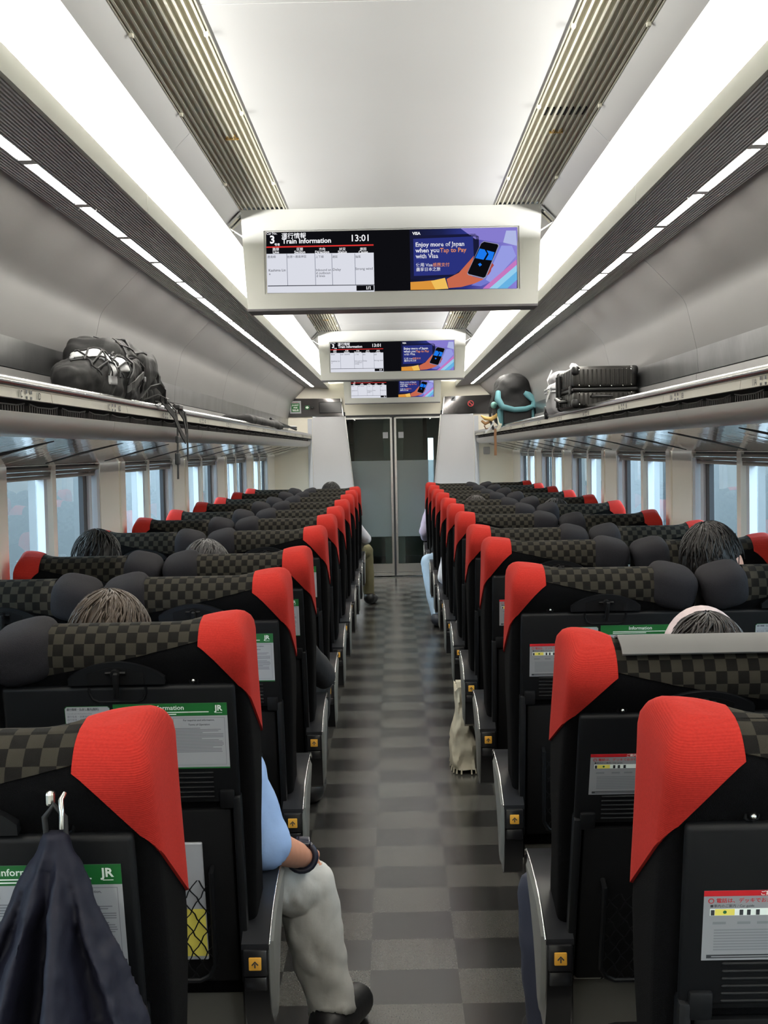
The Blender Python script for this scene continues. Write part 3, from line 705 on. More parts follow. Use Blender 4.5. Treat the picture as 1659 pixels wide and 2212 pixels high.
# ================================================================== SEATS
TILT = math.radians(12.0); PIV = (0.125, 0.42)      # backrest hinge behind the row's reference depth, height
WTOP, ROLLW, RN, RW = 0.745, 0.69, 0.0625, 0.055
def lerp_tab(tab, x):
    for (a, va), (b, vb) in zip(tab, tab[1:]):
        if x <= b: t = max(0.0, (x - a) / (b - a)); t = t * t * (3 - 2 * t); return va + (vb - va) * t
    return tab[-1][1]
REAR = [(-0.08, -0.050), (0.05, -0.060), (0.60, -0.062), (0.69, -0.080)]
FRONT = [(-0.08, 0.045), (0.12, 0.075), (0.30, 0.050), (0.55, 0.042), (0.69, 0.045)]
WING = [(0.0, 0.0), (0.22, 0.0), (0.45, 0.05), (0.69, 0.06)]
HALF = [(-0.08, 0.236), (0.05, 0.248), (0.45, 0.258), (0.69, 0.252)]
def round_ring(pts, rad, per=5, edge=(7, 3, 3, 2, 6, 3)):
    n = len(pts); out = []; V = [Vector(p) for p in pts]
    ents = []
    for i in range(n):
        a, b, c = V[i - 1], V[i], V[(i + 1) % n]; r = min(rad[i], (a - b).length * 0.45, (c - b).length * 0.45)
        s = b + (a - b).normalized() * r; e = b + (c - b).normalized() * r
        ents.append([(1 - t) ** 2 * s + 2 * t * (1 - t) * b + t * t * e for t in [k / (per - 1) for k in range(per)]])
    for i in range(n):
        out += ents[i]; a = ents[i][-1]; b = ents[(i + 1) % n][0]
        out += [a.lerp(b, k / (edge[i] + 1)) for k in range(1, edge[i] + 1)]
    return out
def backrest_mesh():
    """wing on +x, pillow side on -x; local x across, y thickness (rear is -), z up along the back"""
    lev = [-0.08, -0.075, -0.05, 0.0, 0.06, 0.12, 0.2, 0.28, 0.36, 0.44, 0.5, 0.55, 0.6, 0.63, 0.66, 0.69]; rings = []
    for w in lev:
        k = 1.0 if w > -0.079 else 0.9
        rings.append((w, lerp_tab(REAR, w) * k, lerp_tab(FRONT, w) * k, lerp_tab(WING, w), lerp_tab(HALF, w) - (0.01 if k < 1 else 0)))
    for ph in (18, 34, 48, 60, 70, 78, 84):
        p = math.radians(ph); c = math.cos(p)
        rings.append((ROLLW + RW * math.sin(p), -0.0175 - RN * c, -0.0175 + RN * c, 0.06 * c ** 0.35, 0.252 - 0.035 * (1 - c)))
    vs = []; N = None
    for w, nb, nf, wg, a in rings:
        pts = [(-a, nb), (a, nb), (a + 0.004, nf + wg), (a - 0.05, nf + wg * 0.95), (a - 0.10, nf), (-a, nf)]
        ring = round_ring(pts, [0.035, 0.022, 0.025, 0.02, 0.03, 0.035])
        N = len(ring)
        for p in ring:
            up = max(0.0, min(1.0, (w - 0.55) / 0.14)); out = max(0.0, min(1.0, (p.x - 0.10) / 0.13))
            vs.append((p.x, p.y, w + up * (0.007 * out * out - 0.002)))
    k = len(rings)
    fs = [(i * N + j, i * N + (j + 1) % N, (i + 1) * N + (j + 1) % N, (i + 1) * N + j) for i in range(k - 1) for j in range(N)]
    fs += [tuple(range(N - 1, -1, -1))]
    top = len(vs)            # close the crown onto a ridge point row
    t0 = (k - 1) * N; cx = sum(vs[t0 + j][0] for j in range(N)) / N
    for j in range(N): vs.append((vs[t0 + j][0] * 0.97, -0.0175 + (vs[t0 + j][1] + 0.0175) * 0.12, vs[t0 + j][2] + 0.0008))
    fs += [(t0 + j, t0 + (j + 1) % N, top + (j + 1) % N, top + j) for j in range(N)] + [tuple(range(top, top + N))]
    b = MB(); b.add(vs, fs); me = b.mesh('backrest'); return me
def check_uv(me):
    uv = me.uv_layers.new(name='UVMap')
    for p in me.polygons:
        for li in p.loop_indices:
            c = me.vertices[me.loops[li].vertex_index].co
            if c.z >= ROLLW: ang = math.atan2((c.z - ROLLW) * RN / RW, -(c.y + 0.0175)); v = ROLLW + 0.058 * ang
            elif c.y < 0: v = c.z
            else: v = ROLLW + 0.058 * PI + (ROLLW - c.z)
            uv.data[li].uv = (c.x / 0.0205, v / 0.0235)
def patch(me, planes, off, name):
    bm = bmesh.new(); bm.from_mesh(me)
    for co, no in planes:
        bmesh.ops.bisect_plane(bm, geom=bm.verts[:] + bm.edges[:] + bm.faces[:], plane_co=co, plane_no=no, clear_outer=True, dist=1e-6)
    bm.normal_update()
    nr = {v: v.normal.copy() for v in bm.verts}
    for v, q in nr.items(): v.co += q * off
    be = [e for e in bm.edges if e.is_boundary]
    ret = bmesh.ops.extrude_edge_only(bm, edges=be)
    for v in [g for g in ret['geom'] if isinstance(g, bmesh.types.BMVert)]:
        src = min((w for e in v.link_edges for w in [e.other_vert(v)] if w in nr), key=lambda w: (w.co - v.co).length)
        v.co -= nr[src] * (off + 0.003)
    bmesh.ops.recalc_face_normals(bm, faces=bm.faces)
    out = bpy.data.meshes.new(name); bm.to_mesh(out); bm.free(); shade(out, 45); return out
def plane3(a, b, c, keep):
    a, b, c = Vector(a), Vector(b), Vector(c); n = (b - a).cross(c - a).normalized()
    if (Vector(keep) - a).dot(n) > 0: n = -n
    return (a, n)
back_me = backrest_mesh(); shade(back_me, 60)
aw = 0.252
red_pl = plane3((aw - 0.088, -0.080, 0.722), (aw - 0.008, -0.070, 0.63), (aw + 0.004, 0.10, 0.452), (aw, 0.0, 0.76))
red_me = patch(back_me, [red_pl, (Vector((aw - 0.09, 0, 0)), Vector((-1, 0, 0)))], 0.0045, 'red_wing')
chk_me = patch(back_me, [(Vector((aw - 0.0885, 0, 0)), Vector((1, 0, 0))), (Vector((-aw + 0.09, 0, 0.69)), Vector((-1, 0, 0.5)).normalized()), (Vector((aw - 0.13, 0, 0.716)), Vector((0.20, 0.0, -1)).normalized())], 0.003, 'headrest')
check_uv(chk_me)
back_me.materials.append(M('seat_black')); red_me.materials.append(M('red_fabric')); chk_me.materials.append(M('check_fabric'))
pb = MB(); pb.ellipsoid((-0.189, -0.019, 0.694), (0.067, 0.083, 0.056), 28, 18, (0, math.radians(-14), 0), 0.62)
pil_me = pb.mesh('pillow'); pil_me.shade_smooth(); pil_me.materials.append(M('pillow_grey'))
def mirror(me, name):
    c = me.copy(); c.name = name
    for v in c.vertices: v.co.x *= -1
    c.flip_normals(); c.update(); return c
back_m2, red_m2, chk_m2, pil_m2 = (mirror(m, m.name) for m in (back_me, red_me, chk_me, pil_me))

def tray_parts():
    """meshes of everything on the back of a seat, in backrest coordinates"""
    out = {}
    yb = -0.062
    b = MB(); b.rbox((0, yb - 0.011, 0.495), (0.462, 0.018, 0.25), 0.008, 3); b.rbox((0, yb - 0.009, 0.387), (0.44, 0.018, 0.045), 0.006, 2); out['tray_table'] = (b, 'tray_black')
    b = MB(); yt = yb - 0.0205; b.tube([(-0.056, yt, 0.62), (-0.056, yt, 0.606), (-0.05, yt, 0.594), (-0.038, yt, 0.588), (0.038, yt, 0.588), (0.05, yt, 0.594), (0.056, yt, 0.606), (0.056, yt, 0.62)], 0.0028, 6); out['finger_notch'] = (b, 'tray_black')
    b = MB(); outer = [(-0.095, 0.626)] + [(-0.095 + 0.19 * k / 14, 0.640 + 0.034 * math.sin(PI * k / 14) ** 0.75) for k in range(15)] + [(0.095, 0.626)]
    b.prism(outer, yb - 0.026, yb + 0.004, 'xz'); out['grip'] = (b, 'shell_black')
    b = MB(); inner = [(-0.055, 0.628)] + [(-0.055 + 0.11 * k / 10, 0.650 + 0.013 * math.sin(PI * k / 10)) for k in range(11)] + [(0.055, 0.628)]
    b.prism(inner, yb - 0.0275, yb - 0.02, 'xz'); out['grip_recess'] = (b, 'shell_dark')
    b = MB(); b.tube([(0, yb - 0.026, 0.652), (0, yb - 0.037, 0.652)], 0.009, 12); b.rbox((0.002, yb - 0.04, 0.63), (0.011, 0.012, 0.056), 0.004, 2, (0.1, 0.06, 0)); b.tube([(-0.02, yb - 0.029, 0.652), (0.02, yb - 0.029, 0.652)], 0.0035, 6); out['tray_latch'] = (b, 'shell_dark')
    for i in range(6):
        b = MB(); b.rbox((0, yb - 0.0205, 0.432 - i * 0.0105), (0.36, 0.004, 0.0042), 0.0015, 1); out['vent_bar.%d' % i] = (b, 'tray_black')
    for s in (-1, 1):
        b = MB(); b.rbox((s * 0.224, yb - 0.012, 0.165), (0.017, 0.03, 0.43), 0.005, 2); out['tray_arm.%d' % s] = (b, 'shell_black')
        b = MB(); b.rbox((s * 0.205, yb - 0.014, 0.375), (0.03, 0.026, 0.04), 0.004, 2); out['tray_hinge.%d' % s] = (b, 'tray_black')
    b = MB(); b.rbox((0, yb - 0.004, 0.165), (0.42, 0.014, 0.40), 0.006, 2); out['lower_panel'] = (b, 'shell_dark')
    b = MB(); yp = yb - 0.034
    b.tube([(-0.165, yb - 0.01, 0.235), (-0.165, yp, 0.235), (-0.163, yp, 0.02), (-0.15, yp, -0.005), (-0.13, yp, -0.015), (0.13, yp, -0.015), (0.15, yp, -0.005), (0.163, yp, 0.02), (0.165, yp, 0.235), (0.165, yb - 0.01, 0.235)], 0.0055, 8); out['pocket_frame'] = (b, 'shell_black')
    b = MB(); st = 0.03
    for i in range(-12, 13):
        for sgn in (-1, 1):
            pts = []
            for k in range(0, 19):
                z = -0.012 + 0.23 * k / 18; x = i * st + sgn * (z - 0.1) * 0.62 + 0.0022 * math.sin(k * 2.2)
                if abs(x) < 0.160: pts.append((x, yp, z))
            if len(pts) > 1: b.ribbon(pts, (0.0028, 0, 0), 0.0014)
    out['pocket_net'] = (b, 'shell_black')
    return out
tp = {}
for k_, (b_, m_) in tray_parts().items():
    me = b_.mesh(k_.split('.')[0]); me.materials.append(M(m_)); shade(me, 40); tp[k_] = me
tp['pocket_net']['kind'] = 'stuff'

def cards():
    g = Flat(); g.dl = 0.0003
    x0, x1, z0, z1 = -0.012, 0.214, 0.442, 0.583
    g.rect(x0, z0, x1, z1, 'card_white', 1); g.rect(x0, z1 - 0.027, x1, z1, 'card_green', 2); g.rect(x0, z0, x1, z0 + 0.003, 'card_green', 2)
    g.text('Information', (x0 + x1) / 2 - 0.004, z1 - 0.0135, 0.0135, 'ink_white', 'CENTER', 0.015, 3); g.lines(x0 + 0.034, x1 - 0.034, z1 - 0.024, z1 - 0.0155, 2, 'ink_white', 3, 1, 0.45)
    g.text('JR', x1 - 0.017, z1 - 0.0165, 0.0165, 'ink_white', 'CENTER', 0.03, 3); g.rect(x1 - 0.023, z1 - 0.0215, x1 - 0.010, z1 - 0.0205, 'ink_white', 3)
    g.rect(x0 + 0.008, z1 - 0.043, x0 + 0.0095, z1 - 0.031, 'ink_green', 3); g.text('About', x0 + 0.012, z1 - 0.037, 0.008, 'ink_green', 'LEFT', 0.01, 3); g.text('JR-EAST FREE Wi-Fi', x0 + 0.012, z1 - 0.0445, 0.0078, 'ink_green', 'LEFT', 0.01, 3)
    g.lines(x0 + 0.01, x0 + 0.11, z1 - 0.084, z1 - 0.05, 9, 'ink_pale', 3, 3, 0.42)
    g.text('Wireless LAN Configuration', x0 + 0.01, z1 - 0.094, 0.0076, 'ink_green', 'LEFT', 0.01, 3); g.text('Information', x0 + 0.01, z1 - 0.1015, 0.0076, 'ink_green', 'LEFT', 0.01, 3)
    g.lines(x0 + 0.01, x0 + 0.11, z0 + 0.008, z1 - 0.106, 7, 'ink_pale', 3, 4, 0.42)
    g.rect(x0 + 0.118, z0 + 0.008, x1 - 0.006, z1 - 0.031, 'ink_pale', 2); g.rect(x0 + 0.1186, z0 + 0.0086, x1 - 0.0066, z1 - 0.0316, 'card_white', 3)
    g.text('For inquiries and information,', (x0 + 0.118 + x1 - 0.006) / 2, z1 - 0.038, 0.0052, 'ink', 'CENTER', 0.01, 4); g.text('Terms of Operation', (x0 + 0.118 + x1 - 0.006) / 2, z1 - 0.0475, 0.0052, 'ink', 'CENTER', 0.01, 4)
    g.lines(x0 + 0.121, x1 - 0.009, z0 + 0.036, z1 - 0.051, 17, 'ink_pale', 4, 5, 0.42)
    r = Flat(); r.dl = 0.0003; x0, x1, z0, z1 = -0.206, -0.016, 0.437, 0.533
    r.rect(x0, z0, x1, z1, 'card_grey', 1); r.rect(x0, z1 - 0.0075, x1, z1, 'card_red', 2); r.text('ご案内/Train Guide', (x0 + x1) / 2, z1 - 0.0062, 0.0066, 'ink_white', 'CENTER', 0.01, 3)
    ring = [(x0 + 0.009 + 0.0036 * math.cos(t * PI / 8), z1 - 0.0138 + 0.0036 * math.sin(t * PI / 8)) for t in range(16)]; r.poly(ring, 'card_red', 2)
    r.poly([(x0 + 0.009 + (p[0] - x0 - 0.009) * 0.7, z1 - 0.0138 + (p[1] - z1 + 0.0138) * 0.7) for p in ring], 'card_grey', 3)
    r.text('電話は、デッキでおかけください', x0 + 0.015, z1 - 0.016, 0.0068, 'card_red', 'LEFT', 0.01, 2); r.text('■車内のご案内 / Car guide', x0 + 0.008, z1 - 0.0225, 0.0046, 'ink', 'LEFT', 0, 2)
    r.rect(x0 + 0.008, z1 - 0.034, x1 - 0.008, z1 - 0.0245, 'ink_white', 2); r.rect(x0 + 0.014, z1 - 0.0335, x0 + 0.038, z1 - 0.025, 'card_yellow', 3); r.text('●', x0 + 0.026, z1 - 0.0312, 0.006, 'ink_green', 'CENTER', 0, 4)
    for q in (0.009, 0.044, 0.053, 0.064, 0.100, 0.112, 0.168): r.rect(x0 + q, z1 - 0.0335, x0 + q + 0.0045, z1 - 0.026, 'ink', 3)
    for q in (0.012, 0.042, 0.066, 0.092, 0.12, 0.15): r.rect(x0 + q, z1 - 0.046, x0 + q + 0.016, z1 - 0.0425, 'ink_pale', 2)
    r.lines(x0 + 0.014, x1 - 0.014, z0 + 0.014, z1 - 0.051, 8, 'ink_pale', 2, 8, 0.5); r.rect(x0 + 0.006, z0 + 0.003, x1 - 0.006, z0 + 0.008, 'ink', 2); r.rect(x0 + 0.012, z0 + 0.0048, x1 - 0.03, z0 + 0.0062, 'card_grey', 3)
    w = Flat(); w.dl = 0.0003; x0, x1, z0, z1 = -0.108, -0.018, 0.54, 0.580
    pts = [(x0 + 0.004, z0), (x1 - 0.004, z0), (x1, z0 + 0.004), (x1, z1 - 0.004), (x1 - 0.004, z1), (x0 + 0.004, z1), (x0, z1 - 0.004), (x0, z0 + 0.004)]
    w.poly(pts, 'card_green', 1); w.poly([((p[0] - (x0 + x1) / 2) * 0.98 + (x0 + x1) / 2, (p[1] - (z0 + z1) / 2) * 0.94 + (z0 + z1) / 2) for p in pts], 'card_white', 2)
    w.text('運行情報・払戻し案内(無料)', x0 + 0.004, z1 - 0.0085, 0.0062, 'ink', 'LEFT', 0.012, 3, 0.82); w.text('Train info and refund guidance (free)', x0 + 0.004, z1 - 0.0165, 0.0042, 'ink_pale', 'LEFT', 0, 3, 0.8)
    w.text('運行信息・退票指南(免費)', x0 + 0.004, z1 - 0.0235, 0.005, 'ink_pale', 'LEFT', 0.01, 3); w.text('运行信息・退票指南(免费)', x0 + 0.004, z1 - 0.030, 0.005, 'ink_pale', 'LEFT', 0.01, 3); w.text('운행정보・환불안내(무료)', x0 + 0.004, z1 - 0.0365, 0.005, 'ink_pale', 'LEFT', 0.01, 3)
    return {'information_card': g.mesh('information_card'), 'guide_card': r.mesh('guide_card'), 'refund_sticker': w.mesh('refund_sticker')}
card_me = cards()
def hook_meshes():
    b = MB(); b.tube([(0.0085 * math.cos(t) , 0, (0.021 if math.sin(t) >= 0 else -0.021) + 0.0085 * math.sin(t)) for t in [k * PI / 8 for k in range(16)] + [0.0]], 0.0024, 6); fr = b.mesh('hook_frame'); fr.materials.append(M('shell_black')); shade(fr, 60)
    b = MB(); b.rbox((0, 0.001, 0), (0.013, 0.004, 0.05), 0.0015, 1); pl = b.mesh('hook_plate'); pl.materials.append(M('shell_dark'))
    b = MB(); b.ellipsoid((0, -0.008, -0.019), (0.0045, 0.006, 0.0045), 12, 8); b.tube([(0, 0, -0.019), (0, -0.008, -0.019)], 0.0032, 8); pn = b.mesh('hook_pin'); pn.materials.append(M('metal_pin')); shade(pn, 60)
    return fr, pl, pn
hk = hook_meshes()

def make_backrest(wing, parent):
    """wing = +1: red wing on +x ; -1: on -x"""
    o = bpy.data.objects.new('backrest', back_me if wing > 0 else back_m2); link(o, parent)
    def sub(nm, me, loc=(0, 0, 0)):
        c = bpy.data.objects.new(nm, me); link(c, o); c.location = loc; return c
    sub('red_wing', red_me if wing > 0 else red_m2); sub('headrest', chk_me if wing > 0 else chk_m2); sub('pillow', pil_me if wing > 0 else pil_m2)
    for k_, me in tp.items():
        c = sub(k_.split('.')[0], me, (0, 0, 0.0 if k_ in ('lower_panel', 'pocket_frame', 'pocket_net') else 0.019))
        if k_ == 'pocket_net': c['kind'] = 'stuff'
    for k_, me in card_me.items(): sub(k_, me, (0, -0.0821, 0.019))
    xh = wing * (aw - 0.102)
    sub('hook_plate', hk[1], (xh, -0.066, 0.667)); sub('hook_frame', hk[0], (xh, -0.070, 0.667)); sub('hook_pin', hk[2], (xh, -0.068, 0.667))
    o.rotation_euler = (TILT, 0, 0)
    return o
# armrests -------------------------------------------------------
ARM_TOP = [(-0.012, 0.478), (0.02, 0.495), (0.06, 0.513), (0.11, 0.529), (0.17, 0.541), (0.24, 0.549), (0.31, 0.552), (0.36, 0.551), (0.382, 0.543), (0.388, 0.53)]
ARM_BOT = [(0.38, 0.51), (0.34, 0.495), (0.27, 0.46), (0.21, 0.41), (0.17, 0.34), (0.14, 0.262), (0.09, 0.252), (0.05, 0.268), (0.02, 0.32), (-0.002, 0.39), (-0.012, 0.455)]
def armrest_meshes():
    out = {}
    b = MB(); b.prism([(p[0], p[1] - 0.006) for p in ARM_TOP] + ARM_BOT, -0.026, 0.026, 'yz'); out['armrest'] = (b, 'arm_black')
    top = [(p[0] + 0.0, p[1]) for p in ARM_TOP]; b = MB(); b.prism(top + [(p[0], p[1] - 0.012) for p in reversed(top)], -0.0285, 0.0285, 'yz'); out['arm_pad'] = (b, 'arm_top')
    b = MB(); b.rbox((0, -0.0135, 0.440), (0.05, 0.012, 0.056), 0.004, 2); b.rbox((0, -0.0115, 0.395), (0.046, 0.008, 0.03), 0.004, 2); out['button_box'] = (b, 'arm_black')
    b = MB(); b.rbox((0, -0.0205, 0.440), (0.026, 0.005, 0.027), 0.002, 2); out['recline_button'] = (b, 'button_amber')
    f_ = Flat(); f_.poly([(-0.0014, 0.0), (0.0014, 0.0), (0.0014, 0.009), (-0.0014, 0.009)], 'ink'); f_.poly([(-0.0075, 0.0065), (-0.0055, 0.0045), (0.0, 0.0105), (0.0055, 0.0045), (0.0075, 0.0065), (0, 0.0145)], 'ink', 1)
    out['button_arrow'] = (f_, None)
    return out
arm_me = {}
for k_, (b_, m_) in armrest_meshes().items():
    me = b_.mesh(k_)
    if m_: me.materials.append(M(m_))
    if k_ != 'button_arrow': shade(me, 35)
    arm_me[k_] = me
def side_panel(sx):
    b = MB(); pts = [(0.012, 0.475), (0.06, 0.498), (0.12, 0.519), (0.2, 0.532), (0.3, 0.538), (0.35, 0.535), (0.32, 0.505), (0.25, 0.462), (0.19, 0.405), (0.15, 0.34), (0.125, 0.28), (0.09, 0.268), (0.045, 0.31), (0.016, 0.39)]
    vs = [(sx * 0.026, p[0], p[1]) for p in pts] + [(sx * 0.034, 0.15 + (p[0] - 0.15) * 0.9, 0.43 + (p[1] - 0.43) * 0.88) for p in pts]; n = len(pts)
    b.add(vs, [tuple(range(n)), tuple(range(2 * n - 1, n - 1, -1))] + [(i, (i + 1) % n, n + (i + 1) % n, n + i) for i in range(n)])
    me = b.mesh('side_panel'); me.materials.append(M('arm_side')); shade(me, 30)
    t = MB().tube([(sx * 0.0285, p[0], p[1] - 0.002) for p in ARM_TOP], 0.0026, 6).mesh('edge_trim'); t.materials.append(M('silver_trim')); shade(t, 60)
    return me, t
side_me = {s_: side_panel(s_) for s_ in (-1, 1)}
def make_armrest(x, aisle, parent, simple=False):
    o = bpy.data.objects.new('armrest', arm_me['armrest']); link(o, parent); o.location = (x, 0, 0)
    def sub(nm, me): c = bpy.data.objects.new(nm, me); link(c, o); return c
    sub('arm_pad', arm_me['arm_pad'])
    if not simple:
        sub('button_box', arm_me['button_box']); sub('recline_button', arm_me['recline_button']); c = sub('button_arrow', arm_me['button_arrow']); c.location = (0, -0.0232, 0.4325)
        sub('side_panel', side_me[aisle][0]); sub('edge_trim', side_me[aisle][1])
    return o
cush = MB().rbox((0, 0.42, 0.40), (0.46, 0.50, 0.12), 0.035, 4).mesh('seat_cushion'); cush.materials.append(M('seat_black')); shade(cush, 60)
base_me = MB().bb(-0.47, 0.47, 0.10, 0.14, 0.10, 0.352).mesh('base_panel'); base_me.materials.append(M('base_grey'))
edge_me = MB().rbox((0, 0.115, 0.355), (0.94, 0.05, 0.008), 0.002, 1).mesh('base_edge'); edge_me.materials.append(M('base_edge'))
ped_me = MB().rbox((0, 0.40, 0.13), (0.30, 0.34, 0.26), 0.03, 2).bb(-0.5, 0.5, 0.2, 0.62, 0.26, 0.34).mesh('pedestal'); ped_me.materials.append(M('shell_dark')); shade(ped_me, 40)
foot_me = MB().tube([(-0.44, 0.14, 0.11), (0.44, 0.14, 0.11)], 0.014, 10).mesh('foot_bar'); foot_me.materials.append(M('shell_black')); shade(foot_me, 60)
XA, XC = 0.5625, 1.0825           # seat centres
ORD = ['', 'first', 'second', 'third', 'fourth', 'fifth', 'sixth', 'seventh', 'eighth', 'ninth', 'tenth', 'eleventh', 'twelfth']
ROWY = lambda k: 1.62 + 1.0 * k
SEATS = {}
def make_seat(side, k, rec_aisle=0.0, rec_wall=0.0):
    nrow = (11 if side < 0 else 12) - k
    r = empty('double_seat', (side * 0.8225, ROWY(k), 0.0))
    tag(r, 'red-winged double seat in the %s row from the glass door, %s side' % (ORD[nrow], 'black rucksack' if side < 0 else 'suitcase'), 'seat', 'double seats facing the glass door')
    xa, xc = side * (XA - 0.8225), side * (XC - 0.8225)
    for x, wing, rec in ((xa, -side, rec_aisle), (xc, side, rec_wall)):
        b = make_backrest(wing, r); b.location = (x, PIV[0], PIV[1]); b.rotation_euler = (TILT + math.radians(rec), 0, 0)
        SEATS[(side, k, 'a' if x == xa else 'w')] = b
        c = bpy.data.objects.new('seat_cushion', cush); link(c, r); c.location = (x, 0, 0)
    make_armrest(side * (0.312 - 0.8225), -side, r); make_armrest(0.0, -side, r, True).scale = (0.8, 1, 1); make_armrest(side * (1.335 - 0.8225), side, r, True).scale = (0.6, 1, 1)
    for nm, me in (('base_panel', base_me), ('base_edge', edge_me), ('pedestal', ped_me), ('foot_bar', foot_me)):
        link(bpy.data.objects.new(nm, me), r)
    return r
recl = {(-1, 3): (5, 5), (1, 1): (11, 3), (1, 4): (3, 3), (1, 3): (-1.5, 0), (1, 5): (0, 3), (-1, 2): (1, 1), (1, 7): (1.5, 0), (-1, 6): (1, 2), (-1, 8): (0, 2), (1, 9): (2, 0)}
for k in range(11): make_seat(-1, k, *recl.get((-1, k), (0, 0)))
for k in range(12): make_seat(1, k, *recl.get((1, k), (0, 0)))

# ================================================================== PEOPLE
def hair_mat(name, rgb):
    m = mat(name, rgb, 0.5, spec=0.35); nt = m.node_tree; b = nt.nodes['Principled BSDF']
    tc = nt.nodes.new('ShaderNodeTexCoord'); mp = nt.nodes.new('ShaderNodeMapping'); mp.inputs['Scale'].default_value = (95, 12, 30)
    nz = nt.nodes.new('ShaderNodeTexNoise'); nz.inputs['Scale'].default_value = 1.6; nz.inputs['Detail'].default_value = 4
    nt.links.new(tc.outputs['Object'], mp.inputs[0]); nt.links.new(mp.outputs[0], nz.inputs[0])
    bp = nt.nodes.new('ShaderNodeBump'); bp.inputs['Strength'].default_value = 0.8; bp.inputs['Distance'].default_value = 0.004
    nt.links.new(nz.outputs[0], bp.inputs['Height']); nt.links.new(bp.outputs[0], b.inputs['Normal'])
    cr = nt.nodes.new('ShaderNodeMix'); cr.data_type = 'RGBA'; c = lin(rgb); cr.inputs[6].default_value = (c[0] * 0.5, c[1] * 0.5, c[2] * 0.5, 1); cr.inputs[7].default_value = (c[0] * 1.7, c[1] * 1.7, c[2] * 1.7, 1)
    nt.links.new(nz.outputs[0], cr.inputs[0]); nt.links.new(cr.outputs[2], b.inputs['Base Color'])
    return m
mat('skin', (204, 146, 120), 0.5, noise=0.04, nscale=40)
def split_faces(me, ids, off, name):
    bm = bmesh.new(); bm.from_mesh(me); bm.faces.ensure_lookup_table()
    ids = set(ids); bmesh.ops.delete(bm, geom=[f for f in bm.faces if f.index not in ids], context='FACES')
    bm.normal_update(); nr = {v: v.normal.copy() for v in bm.verts}
    for v, q in nr.items(): v.co += q * off
    ret = bmesh.ops.extrude_edge_only(bm, edges=[e for e in bm.edges if e.is_boundary])
    for v in [g for g in ret['geom'] if isinstance(g, bmesh.types.BMVert)]:
        src = [e.other_vert(v) for e in v.link_edges if e.other_vert(v) in nr]
        if src: v.co -= nr[min(src, key=lambda w: (w.co - v.co).length)] * (off + 0.004)
    bmesh.ops.recalc_face_normals(bm, faces=bm.faces)
    out = bpy.data.meshes.new(name); bm.to_mesh(out); bm.free(); out.shade_smooth(); return out
def fold(me, amp, scale, seed):
    ns = [v.normal.copy() for v in me.vertices]
    for v, nn in zip(me.vertices, ns):
        q = Vector((v.co.x * 1.6, v.co.y * 0.8, v.co.z * 0.7)) * scale + Vector((seed, 0, seed)); v.co += nn * amp * (mnoise.noise(q) + 0.6 * abs(mnoise.noise(q * 2.1)) + 0.12 * math.sin((v.co.z * 0.8 + v.co.x * 0.9 + v.co.y * 0.35) * 70 + 9 * mnoise.noise(q * 0.7)))
